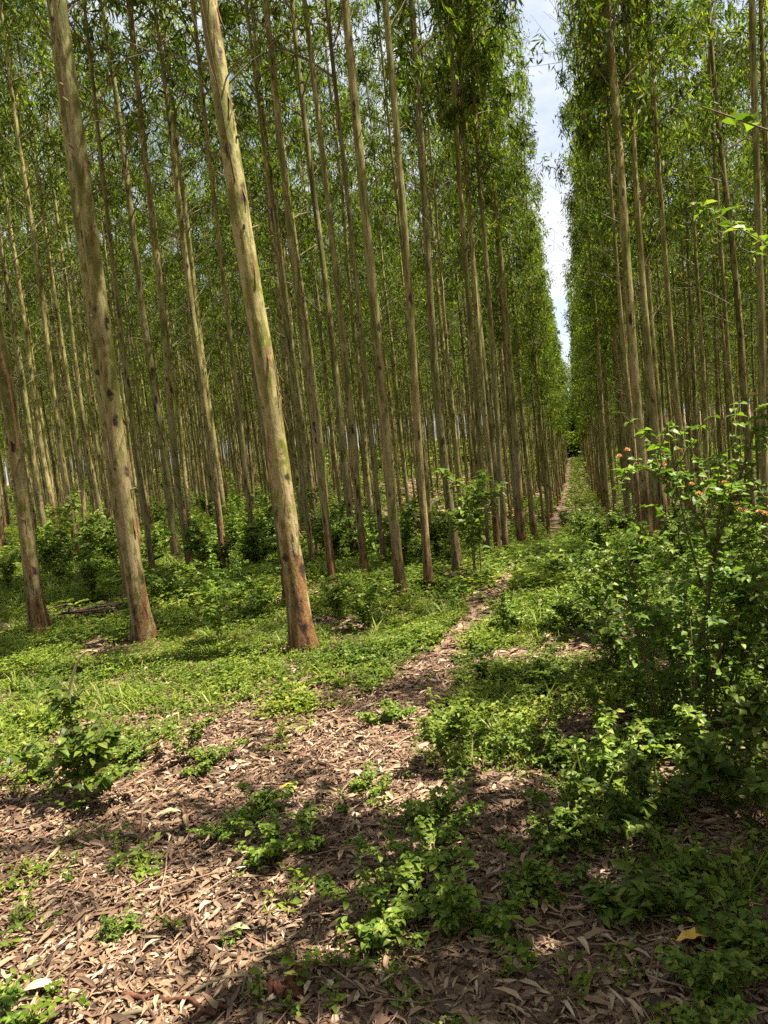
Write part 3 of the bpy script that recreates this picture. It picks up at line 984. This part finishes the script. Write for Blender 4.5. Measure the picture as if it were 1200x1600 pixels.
# ------------------------------------------------------------------ shrubs
def shrub_meshes(seed, h, r, stems, leaf, per, mat, upright=.6, wid=.6, twist=.35):
    """Branchwork and foliage of a leafy shrub of height h, spread r."""
    rng = np.random.default_rng(seed)
    g = Geo(); B, D, U, L = [], [], [], []

    def run(p0, az, length, lean, rad, depth):
        n = 6; tt = np.linspace(0, 1, n)
        bend = rng.normal(0, .25)
        wob = az + bend * tt
        p = p0 + np.stack([length * lean * tt ** 1.2 * np.cos(wob), length * lean * tt ** 1.2 * np.sin(wob), length * math.sqrt(max(.05, 1 - .6 * lean ** 2)) * (tt - .22 * lean * tt ** 2)], -1)
        p = p + rng.normal(0, .018 * length, p.shape) * tt[:, None]
        g.add(*tube(p, np.linspace(rad, rad * .35, n), 4))
        k0 = .12 if depth else .3
        for k in range(per):
            t = k0 + (1 - k0) * (k + rng.uniform(0, .8)) / per
            q = np.array([np.interp(t, tt, p[:, c]) for c in range(3)])
            a0 = rng.uniform(0, 6.28)
            for da in (0, PI):
                a = a0 + da + rng.normal(0, .3)
                B.append(q + rng.normal(0, .006, 3)); D.append([math.cos(a), math.sin(a), rng.uniform(-.25, .55)])
                U.append([rng.normal(0, twist), rng.normal(0, twist), 1]); L.append(leaf * rng.uniform(.55, 1.2) * (1.08 - .35 * t))
        if depth < 2:
            for _ in range(rng.integers(2, 4) if depth == 0 else rng.integers(0, 3)):
                t = rng.uniform(.3, .9)
                q = np.array([np.interp(t, tt, p[:, c]) for c in range(3)])
                run(q, az + rng.normal(0, 1.0), length * rng.uniform(.3, .6), min(1.1, lean + rng.uniform(0, .5)), rad * .5, depth + 1)
    for _ in range(stems):
        az = rng.uniform(0, 6.28); lean = rng.uniform(.05, 1) * (r / h) * 1.2
        run(np.array([rng.normal(0, .05 * r), rng.normal(0, .05 * r), -.02]), az, h * rng.uniform(.6, 1.05), min(lean, 1.15), max(.003, h * .007), 0)
    L = np.array(L); n = len(L)
    f = Geo(); f.add(*broad_leaves(np.array(B), np.array(D), norm_rows(np.array(U)), L, L * wid * rng.uniform(.85, 1.15, n), rng))
    return g.mesh('branchwork', [M_STEM], True), f.mesh('foliage', [mat])


BUSH = {
    'dark': [shrub_meshes(100 + k, .42, .32, 9, .055, 6, M_BUSH) for k in range(3)],
    'low': [shrub_meshes(120 + k, .24, .30, 11, .038, 6, M_BUSH) for k in range(3)],
    'weedy': [shrub_meshes(140 + k, .36, .16, 5, .042, 7, M_WEED) for k in range(3)],
    'tall': [shrub_meshes(160 + k, .85, .5, 9, .085, 7, M_BUSH) for k in range(4)],
    'lime': [shrub_meshes(180 + k, .6, .5, 9, .07, 7, M_LIME) for k in range(2)],
    'sapling': [shrub_meshes(200 + k, 1.15, .42, 3, .13, 7, M_BUSH, wid=.5) for k in range(2)],
    'seedling': [shrub_meshes(220 + k, .16, .12, 3, .05, 3, M_LANT, wid=.45) for k in range(3)],
    'rosette': [shrub_meshes(240 + k, .20, .20, 7, .075, 3, M_BUSH, wid=.42) for k in range(2)],
    'leafy_tree': [shrub_meshes(280 + k, 3.9, .75, 11, .12, 15, M_BUSH) for k in range(2)],
    'thicket': [shrub_meshes(260 + k, 2.9, 1.1, 12, .12, 12, M_BUSH) for k in range(2)],
}


def shrub(kind, x, y, s, label, group=None, name='shrub', cat='shrub', var=None):
    pair = BUSH[kind][random.randrange(len(BUSH[kind])) if var is None else var]
    t = empty(name, (x, y, float(ground_z(x, y))), label, cat, group)
    t.rotation_euler.z = random.uniform(0, 6.28); t.scale = (s, s, s * random.uniform(.9, 1.1))
    link('branchwork', pair[0], t); link('foliage', pair[1], t)
    return t


SHRUBS = [  # kind, foot px, scale, label, name, category
    ('dark', 135, 1255, 1.3, 'dark green bushy shrub on the bare litter below the lit grass', 'shrub', 'shrub'),
    ('low', 60, 1215, .9, 'low leafy clump at the frame edge beside the dark bushy shrub', 'shrub', 'shrub'),
    ('low', 205, 1195, .8, 'small leafy clump right behind the dark bushy shrub on the litter', 'shrub', 'shrub'),
    ('weedy', 290, 1190, .75, 'upright weed with thin dark stems at the edge of the lit grass', 'weed', 'plant'),
    ('low', 330, 1200, .75, 'flat green clump beside the upright dark-stemmed weed', 'shrub', 'shrub'),
    ('low', 430, 1335, .9, 'rounded green clump in the middle of the bare litter', 'shrub', 'shrub'),
    ('low', 400, 1275, .7, 'small light green clump just behind the rounded clump on the litter', 'shrub', 'shrub'),
    ('low', 345, 1312, .5, 'tiny clump left of the rounded clump on the litter', 'shrub', 'shrub'),
    ('low', 575, 1235, .5, 'small green tuft beside the trodden path below the bend', 'shrub', 'shrub'),
    ('low', 610, 1130, .8, 'green clump on the inner side of the path bend', 'shrub', 'shrub'),
    ('weedy', 705, 1215, 1.0, 'young weed with one dark woody stem in the lit clearing', 'weed', 'plant'),
    ('low', 690, 1290, .9, 'dark low clump at the edge of the shade below the dark-stemmed weed', 'shrub', 'shrub'),
    ('low', 640, 1370, .8, 'light green mound of weeds between litter and shade', 'shrub', 'shrub'),
    ('low', 600, 1450, .95, 'shaded leafy clump beside the pale litter, nearest of the clumps there', 'shrub', 'shrub'),
    ('low', 700, 1460, 1.0, 'broad shaded clump in the middle of the dark corner', 'shrub', 'shrub'),
    ('dark', 940, 1235, .85, 'dark round shrub at the edge of the lit clearing, in front of the lantana', 'shrub', 'shrub'),
    ('dark', 1010, 1300, .9, 'dark shrub in the shade left of the corner thicket', 'shrub', 'shrub'),
    ('dark', 1165, 1290, 1.25, 'tall dark shrub at the right edge below the lantana', 'shrub', 'shrub'),
    ('dark', 1090, 1240, .9, 'dark leafy shrub under the lantana bush, in deep shade', 'shrub', 'shrub'),
    ('low', 870, 1320, 1.0, 'wide low clump in the dark band across the clearing', 'shrub', 'shrub'),
    ('low', 820, 1390, .7, 'small shaded clump just nearer than the wide low one', 'shrub', 'shrub'),
    ('rosette', 1000, 1440, .9, 'seedling with broad pointed leaves in the shaded litter', 'seedling', 'plant'),
    ('rosette', 1080, 1420, .7, 'second broad-leaved seedling, right of the larger one in shaded litter', 'seedling', 'plant'),
    ('low', 1170, 1500, 1.0, 'blurred green clump in the lower right corner', 'shrub', 'shrub'),
    ('low', 1120, 1570, .8, 'small green clump at the bottom edge near the yellow leaves', 'shrub', 'shrub'),
    ('low', 170, 1470, .35, 'sprig of small leaves alone on pale litter', 'seedling', 'plant'),
    ('seedling', 212, 1455, .5, 'upright seedling beside the sprig on pale litter', 'seedling', 'plant'),
    ('seedling', 355, 1480, .4, 'tiny seedling among the twigs of the bare litter', 'seedling', 'plant'),
    ('seedling', 30, 1600, .8, 'broad-leaved seedling at the bottom left corner of the litter', 'seedling', 'plant'),
    ('sapling', 345, 1015, .55, 'sapling with big drooping dark leaves left of the thickest trunk', 'sapling', 'sapling'),
    ('dark', 790, 985, .8, 'dark leafy shrub standing beside the path past the bend', 'shrub', 'shrub'),
    ('lime', 395, 962, .85, 'bright lime green bush left of the thickest trunk', 'shrub', 'shrub'),
    ('lime', 350, 940, .8, 'lime green bush just behind the brightest lime bush', 'shrub', 'shrub'),
    ('tall', 270, 950, .75, 'dark green bush right of the thick mossy-footed trunk', 'shrub', 'shrub'),
    ('tall', 150, 940, .8, 'leafy bush between the left edge tree and the thick mossy-footed trunk', 'shrub', 'shrub'),
    ('sapling', 118, 905, 1.0, 'ferny sapling with spreading leaves left of the thick mossy-footed trunk', 'sapling', 'sapling'),
    ('tall', 100, 915, .7, 'low bush at the foot of the ferny sapling', 'shrub', 'shrub'),
    ('tall', 20, 930, .7, 'sunlit bush at the left frame edge behind the edge tree', 'shrub', 'shrub'),
    ('tall', 575, 985, .62, 'leafy bush in front of the black-knotted trunk', 'shrub', 'shrub'),
    ('tall', 530, 975, .5, 'smaller bush between the thickest trunk and the black-knotted one', 'shrub', 'shrub'),
    ('sapling', 745, 905, 1.1, 'young broad-leaved sapling before the close row along the path', 'sapling', 'sapling'),
    ('tall', 690, 885, .7, 'leafy bush just left of the orange-flecked trunk', 'shrub', 'shrub'),
    ('seedling', 722, 945, 1.4, 'seedling with one pale shiny leaf at the foot of the orange-flecked trunk', 'seedling', 'plant'),
    ('seedling', 868, 900, 1.6, 'pale leaved seedling in the grass beside the path', 'seedling', 'plant'),
    ('tall', 900, 850, .9, 'light green bush beside the path, first of those on its right side', 'shrub', 'shrub'),
    ('tall', 935, 880, .8, 'leafy bush at the foot of the slim dark trunk right of the path', 'shrub', 'shrub'),
    ('tall', 975, 930, .75, 'dense dark bush in front of the thick lit-edged trunk', 'shrub', 'shrub'),
    ('tall', 920, 960, .55, 'mid green bush left of the lantana, in the sun', 'shrub', 'shrub'),
    ('tall', 1000, 985, .75, 'dense dark bush under the arching lantana branch', 'shrub', 'shrub'),
    ('tall', 960, 1050, .55, 'shaded bush below the left end of the lantana', 'shrub', 'shrub'),
    ('tall', 1170, 1000, .85, 'bush filling the right edge behind the lantana stem', 'shrub', 'shrub'),
    ('lime', 905, 905, .7, 'yellow-green bush in the sun beside the path, in front of the slim dark trunk', 'shrub', 'shrub'),
    ('tall', 880, 830, 1.0, 'small-looking bush on the right edge of the path where the path turns pale', 'shrub', 'shrub'),
    ('tall', 930, 835, .95, 'green bush hiding the foot of the slim dark trunk on its left', 'shrub', 'shrub'),
    ('lime', 985, 885, .75, 'yellow-green bush at the foot of the thin red-footed trunk', 'shrub', 'shrub'),
    ('tall', 1060, 905, .8, 'bush behind the lantana hiding the foot of the red-brown trunk', 'shrub', 'shrub'),
    ('tall', 1120, 930, .9, 'bush behind the lantana between its arching branch and main stem', 'shrub', 'shrub'),
    ('tall', 1040, 1010, .7, 'bush just behind the main stem of the lantana', 'shrub', 'shrub'),
    ('tall', 935, 1000, .6, 'sunlit leafy bush at the left side of the dense dark bushes', 'shrub', 'shrub'),
    ('dark', 890, 985, .9, 'small bushy plant in the grass left of the dense bushes', 'shrub', 'shrub'),
    ('low', 850, 1075, 1.1, 'low dark clump in the shade band across the clearing', 'shrub', 'shrub'),
    ('low', 760, 1060, .9, 'low clump at the dark band beside the path', 'shrub', 'shrub'),
    ('low', 1010, 1170, 1.1, 'sunlit yellowish clump below the lantana stems', 'shrub', 'shrub'),
    ('low', 860, 1190, .9, 'light clump in the lit clearing left of the dark round shrub', 'shrub', 'shrub'),
    ('weedy', 945, 1130, .9, 'upright leafy weed left of the lantana stems', 'weed', 'plant'),
    ('dark', 1180, 1150, 1.0, 'sunlit shrub at the right edge in front of the lantana', 'shrub', 'shrub'),
]
for kind, px, py, s, label, name, cat in SHRUBS:
    p = at(px, py)
    shrub(kind, p[0], p[1], s, label, None, name, cat)

for kind, x, y, sc, lab, nm in (('leafy_tree', 1.66, 2.2, 1.32, 'young leafy tree beside the clearing, nearest the camera on the right', 'young_tree'), ('leafy_tree', 1.78, 2.75, 1.25, 'young leafy tree beside the clearing, second on the right', 'young_tree'), ('thicket', 2.6, 4.9, 1.2, 'tall dense thicket at the right side of the lantana', 'thicket_shrub')):
    shrub(kind, x, y, sc, lab, None, nm, 'tree' if nm == 'young_tree' else 'shrub')
make_tree(2.15, 3.45, .18, 'eucalyptus standing at the right border of the clearing beside the thickets', GR, 2, slim=.8)
make_tree(3.0, 5.3, .16, 'short young eucalyptus at the right border of the clearing behind the lantana', GR, 3, h=.46, slim=.5)
print('border trees px', pix(np.array([[2.15, 3.45, 0], [2.15, 3.45, 3], [2.9, 5.35, 0], [2.9, 5.35, 6], [2.25, 2.35, 2], [2.25, 2.35, 0]]))[:2])

# undergrowth among the trunks, further back
nsh = 0
TP = [(a, b) for a, b in PLACED]
tries = 0
while nsh < 120 and tries < 5000:
    tries += 1
    y = 9.5 + 26 * random.random() ** 1.3
    x = random.uniform(-.78 * y - 1, -1.9) if random.random() < .78 else random.uniform(-.2, .27 * y + .5)
    if x > -1.9 and y < 11: continue
    if -1.6 < x < -.35: continue
    if float(fbm(x * .35, y * .35, 77)) < .42: continue
    left = x < 0
    kind = random.choice(['tall', 'tall', 'tall', 'lime', 'lime', 'sapling'])
    lab = {'tall': 'dark green shrub growing between the trunks', 'lime': 'yellow-green shrub growing between the trunks', 'sapling': 'broad-leaved sapling growing between the trunks'}[kind]
    lab += ' of the left stand' if left else ' on the right of the path'
    shrub(kind, x, y, random.uniform(.65, 1.3), lab, 'undergrowth ' + lab.split('the trunks ')[1] + ', ' + kind, 'sapling' if kind == 'sapling' else 'shrub', 'sapling' if kind == 'sapling' else 'shrub')
    nsh += 1


# ------------------------------------------------------------------ the lantana bush with flower heads
def lantana():
    rng = np.random.default_rng(5)
    base = at(1083, 1135)
    t = empty('lantana_bush', base, 'tall lantana bush with orange and pink flower heads and arching branches', 'bush')
    g = Geo(); B, D, U, L = [], [], [], []; tips = []

    def bough(pts, rad, leaf, per, sub):
        pts = np.array(pts, float); n = 9
        tt = np.linspace(0, 1, len(pts)); ts = np.linspace(0, 1, n)
        p = np.stack([np.interp(ts, tt, pts[:, c]) for c in range(3)], -1)
        p[1:-1] = (p[:-2] + 2 * p[1:-1] + p[2:]) / 4
        p += rng.normal(0, .008, p.shape)
        g.add(*tube(p, np.linspace(rad, rad * .3, n), 6))
        for k in range(per):
            t_ = .12 + .88 * (k + rng.uniform(0, .7)) / per
            q = np.array([np.interp(t_, ts, p[:, c]) for c in range(3)])
            a0 = rng.uniform(0, 6.28)
            for da in (0, PI):
                a = a0 + da + rng.normal(0, .25)
                B.append(q); D.append([math.cos(a), math.sin(a), rng.uniform(-.4, .4)]); U.append([rng.normal(0, .4), rng.normal(0, .4), 1])
                L.append(leaf * rng.uniform(.6, 1.2))
        tips.append(p[-1])
        for _ in range(sub):
            t_ = rng.uniform(.35, .95)
            q = np.array([np.interp(t_, ts, p[:, c]) for c in range(3)])
            d = rng.normal(0, .16, 3) + [0, 0, .1]
            bough([q, q + d * .5 + [0, 0, .03], q + d], rad * .45, leaf, max(4, per // 2), 0)
    P = lambda px, py, dy: plane_at(px, py, base[1] + dy) - base       # a point of the bush seen at a pixel, dy behind its foot
    o0 = np.zeros(3)
    bough([o0, P(1090, 1010, .05), P(1112, 880, .1), P(1150, 770, .1), P(1185, 640, .1)], .017, .062, 12, 6)
    bough([P(1112, 880, .1), P(1090, 800, 0), P(1040, 760, -.1), P(985, 715, -.15)], .009, .058, 16, 7)
    bough([P(1105, 930, .1), P(1080, 850, .15), P(1060, 780, .2), P(1055, 715, .2)], .008, .055, 12, 6)
    bough([P(1112, 880, .1), P(1130, 800, 0), P(1120, 770, -.1), P(1090, 775, -.2)], .008, .055, 14, 7)
    bough([P(1120, 860, .1), P(1170, 820, 0), P(1215, 790, -.1)], .008, .055, 12, 6)
    bough([P(1150, 770, .1), P(1180, 720, .1), P(1205, 690, 0)], .006, .055, 10, 5)
    bough([P(1150, 770, .1), P(1160, 720, .2), P(1145, 690, .2)], .006, .052, 7, 3)
    bough([o0, P(1050, 1030, -.05), P(1010, 950, -.1), P(985, 880, -.1)], .010, .05, 14, 7)
    bough([o0, P(1120, 1030, -.05), P(1160, 950, -.1), P(1190, 880, -.1)], .010, .05, 14, 7)
    for k in range(30):                          # the leafy mass of the bush
        a = rng.uniform(0, 6.28); h = rng.uniform(.3, 1.0); r = rng.uniform(.2, .75)
        e = np.array([math.cos(a) * r + .22, math.sin(a) * r * .8 + .2, h])
        bough([o0 + [e[0] * .45, e[1] * .45, .0], e * [.65, .65, .5], e * [.85, .85, .85], e * [1.1, 1.1, 1]], .006, .046, 15, 6)
    L = np.array(L); n = len(L)
    link('branchwork', g.mesh('branchwork', [M_STEM], True), t)
    f = Geo(); f.add(*broad_leaves(np.array(B), np.array(D), norm_rows(np.array(U)), L, L * .66, rng, .14, .2))
    link('foliage', f.mesh('foliage', [M_LANT]), t)
    for px, py, dy in ((980, 704, -.15), (968, 714, -.16), (984, 735, -.1), (975, 740, -.12), (1037, 727, .0), (1048, 737, -.1), (1058, 703, .2), (1063, 706, .2), (1081, 758, -.2), (1092, 772, -.2), (1132, 755, -.1), (1176, 617, .1), (1150, 788, -.05), (1157, 797, -.05), (1167, 800, -.05), (1186, 800, -.1), (1196, 803, -.1), (1100, 785, -.2)):
        c = P(px, py, dy); fg = Geo()
        k = 26; i = np.arange(k); zz = 1 - i / k * 1.1; aa = i * 2.4
        rr = np.sqrt(np.maximum(0, 1 - zz * zz))
        d = np.stack([rr * np.cos(aa), rr * np.sin(aa), zz], -1)
        fg.add(*small_leaves(c + d * .004, d + [0, 0, .2], norm_rows(rng.normal(size=(k, 3))), .013, .009))
        link('flower', fg.mesh('flower', [M_PETAL]), t)


lantana()


# ------------------------------------------------------------------ sticks, bark and leaves lying on the ground
def stick(pxs, r0, r1, mat, label, name='stick', cat='stick', lift=.02, curve=.012):
    rng = np.random.default_rng(len(label))
    pts = [at(a, b) + [0, 0, lift] for a, b in pxs]
    base = pts[0].copy()
    tt = np.linspace(0, 1, len(pts)); ts = np.linspace(0, 1, 10)
    p = np.stack([np.interp(ts, tt, np.array(pts)[:, c]) for c in range(3)], -1) + rng.normal(0, curve, (10, 3)) * [1, 1, .3]
    g = Geo(); g.add(*tube(p - base, np.linspace(r0, r1, 10), 7))
    q = p[6] - base; d = (p[8] - p[5]) * [1, 1, 0]; d = np.array([d[1], -d[0], .02]) * .5
    g.add(*tube(np.stack([q, q + d * .5, q + d]), [r1 * 1.1, r1, r1 * .6], 5))
    o = link(name, g.mesh(name, [mat], True)); o.location = base
    return tag(o, label, cat)


stick([(190, 1600), (330, 1545), (470, 1520)], .007, .004, M_TWIG, 'long pale stick lying slanted at the bottom of the litter')
stick([(200, 1560), (300, 1580), (360, 1592)], .008, .006, M_REDBARK, 'dark brown stick near the bottom edge of the litter')
stick([(430, 1395), (520, 1378), (610, 1372)], .004, .002, M_REDBARK, 'thin straight twig lying across the litter above the bare patch')
stick([(390, 1505), (500, 1445), (600, 1450)], .004, .002, M_TWIG, 'thin grey twig lying in the middle of the litter')
stick([(700, 1262), (790, 1258), (880, 1262)], .003, .002, M_TWIG, 'thin straight twig along the edge of the shade')
stick([(280, 1450), (300, 1400), (298, 1370)], .004, .002, M_REDBARK, 'short upright-looking twig in the pale litter')
stick([(0, 1600), (80, 1540), (130, 1500)], .004, .003, M_TWIG, 'thin stick at the bottom left corner of the litter')
stick([(1060, 1530), (1072, 1480), (1074, 1455)], .006, .004, M_REDBARK, 'red-brown strip of bark beside the yellow leaves')


def standing_stem():
    b = at(104, 1100)
    g = Geo()
    P = lambda px, py: plane_at(px, py, b[1]) - b
    pts = np.array([[0, 0, -.02], P(112, 1060), P(122, 1030), P(137, 1015), P(152, 1018)])
    ts = np.linspace(0, 1, 12); tt = np.linspace(0, 1, 5)
    p = np.stack([np.interp(ts, tt, pts[:, c]) for c in range(3)], -1)
    p[1:-1] = (p[:-2] + 2 * p[1:-1] + p[2:]) / 4
    g.add(*tube(p, np.linspace(.013, .005, 12), 6))
    o = link('dead_stem', g.mesh('dead_stem', [M_PALE], True)); o.location = b
    tag(o, 'pale dead stem arching over in the lit weeds', 'stem')


standing_stem()


def bark_chunk(px, py, size, rot, label):
    rng = np.random.default_rng(px)
    g = Geo(); nu, nv_ = 9, 12
    for side in (0, 1):
        pass
    uu, vv = np.meshgrid(np.linspace(-1, 1, nu), np.linspace(-1, 1, nv_))
    th = .012
    half = .035 * (1 - .35 * np.abs(vv) ** 2.5) * (1 + rng.normal(0, .2, vv.shape))
    x = uu * half; y = vv * .055 * (1 + .08 * rng.normal(size=vv.shape)); z = .045 * (1 - (uu * .9) ** 2) * (1 - .25 * vv ** 2) + rng.normal(0, .007, vv.shape)
    top = np.stack([x, y, z], -1).reshape(-1, 3); bot = top - [0, 0, th]
    i = (np.arange(nv_ - 1)[:, None] * nu + np.arange(nu - 1)[None]).ravel()
    T = np.concatenate([np.stack([i, i + 1, i + nu + 1], -1), np.stack([i, i + nu + 1, i + nu], -1)])
    n = nu * nv_
    rim = np.concatenate([np.arange(nu), np.arange(1, nv_) * nu + nu - 1, (nv_ - 1) * nu + np.arange(nu - 2, -1, -1), np.arange(nv_ - 2, 0, -1) * nu])
    nx = np.roll(rim, -1)
    S = np.concatenate([np.stack([rim, rim + n, nx + n], -1), np.stack([rim, nx + n, nx], -1)])
    g.add(np.concatenate([top, bot]) * size, np.concatenate([T, T[:, ::-1] + n, S]))
    o = link('bark_piece', g.mesh('bark_piece', [M_REDBARK], True))
    p = at(px, py); o.location = p + [0, 0, .002]; o.rotation_euler = rot
    tag(o, label, 'bark')


bark_chunk(462, 1545, 1.0, (.25, .1, .3), 'larger red-brown curled piece of bark standing in the litter')
bark_chunk(432, 1553, .75, (-.1, .3, 1.2), 'smaller dark curled piece of bark beside the larger one')


def big_leaf(px, py, L, w, az, mat, label, lift=.03):
    rng = np.random.default_rng(px)
    g = Geo()
    n = 9; tt = np.linspace(-.5, .5, n)
    ww = w * np.cos(tt * PI) ** .8
    arch = .12 * L * (1 - 4 * tt ** 2) + rng.normal(0, .003, n)
    mid = np.stack([tt * L, .06 * L * np.sin(tt * 4), arch], -1)
    l = mid + np.stack([np.zeros(n), ww / 2, .25 * ww], -1); r = mid - np.stack([np.zeros(n), ww / 2, -.2 * ww], -1)
    v = np.concatenate([l, mid, r]); i = np.arange(n - 1)
    g.add(v, np.concatenate([np.stack([i, i + n, i + n + 1], -1), np.stack([i, i + n + 1, i + 1], -1), np.stack([i + n, i + 2 * n, i + 2 * n + 1], -1), np.stack([i + n, i + 2 * n + 1, i + n + 1], -1)]))
    st = Geo()
    o = link('fallen_leaf', g.mesh('fallen_leaf', [mat], True))
    s = link('stalk', None, None) if False else None
    p = at(px, py); o.location = p + [0, 0, lift]; o.rotation_euler.z = az
    tag(o, label, 'leaf')
    st.add(*tube(np.array([[-.5 * L, 0, 0], [-.58 * L, .003, .002], [-.66 * L, .0, -.004]]), [.0015, .0013, .001], 4))
    link('stalk', st.mesh('stalk', [mat], True), o)


big_leaf(1083, 1482, .10, .04, .15, M_YELLOW, 'larger bright yellow fallen leaf in the shaded litter')
big_leaf(1125, 1478, .08, .028, -.3, M_YELLOW, 'smaller yellow fallen leaf beside the larger one')
big_leaf(264, 1283, .12, .035, .5, M_PALE, 'pale yellowish fallen leaf at the edge of the shade on the litter')
big_leaf(450, 1242, .10, .03, 0, M_YELLOW, 'yellow fallen leaf behind the rounded clump on the path')
big_leaf(62, 1560, .11, .04, .2, M_PALE, 'large pale fallen leaf on the litter in the lower left')
big_leaf(372, 1468, .09, .03, .2, M_PALE, 'whitish fallen leaf among twigs on the bare litter')


M_DARKWOOD = wood_mat('rotten_dark_wood', (.025, .017, .012), (.09, .06, .04))


def brush_pile():
    rng = np.random.default_rng(9)
    b = at(150, 966)
    t = empty('brush_pile', b, 'dark heap of dead branches between the left edge tree and the mossy-footed trunk', 'brush pile')
    g = Geo()
    for k in range(46):
        L = rng.uniform(.3, 1.3); az = rng.normal(.2, .5); c = np.array([rng.normal(0, .38), rng.normal(0, .2), abs(rng.normal(0, .08)) + .02])
        d = np.array([math.cos(az), math.sin(az), rng.normal(0, .12)]) * L
        p = np.stack([c - d / 2, c - d * .15 + rng.normal(0, .03, 3), c + d * .2 + rng.normal(0, .03, 3), c + d / 2])
        p[:, 2] = np.maximum(p[:, 2], .01)
        r = rng.uniform(.004, .02)
        g.add(*tube(p, [r, r * .9, r * .7, r * .4], 5))
    t.scale = (.6, .6, .8)
    link('branchwork', g.mesh('branchwork', [M_DARKWOOD], True), t)
    lg = Geo(); p = np.array([[-.55, 0, .05], [-.2, .03, .06], [.2, .02, .065], [.6, -.03, .06]])
    lg.add(*tube(p, [.05, .055, .05, .045], 10)); lg.add(*tube(p[::-1][:2] * [1, 1, 1], [.045, .05], 10))
    link('log', lg.mesh('log', [M_DARKWOOD], True), t)


brush_pile()
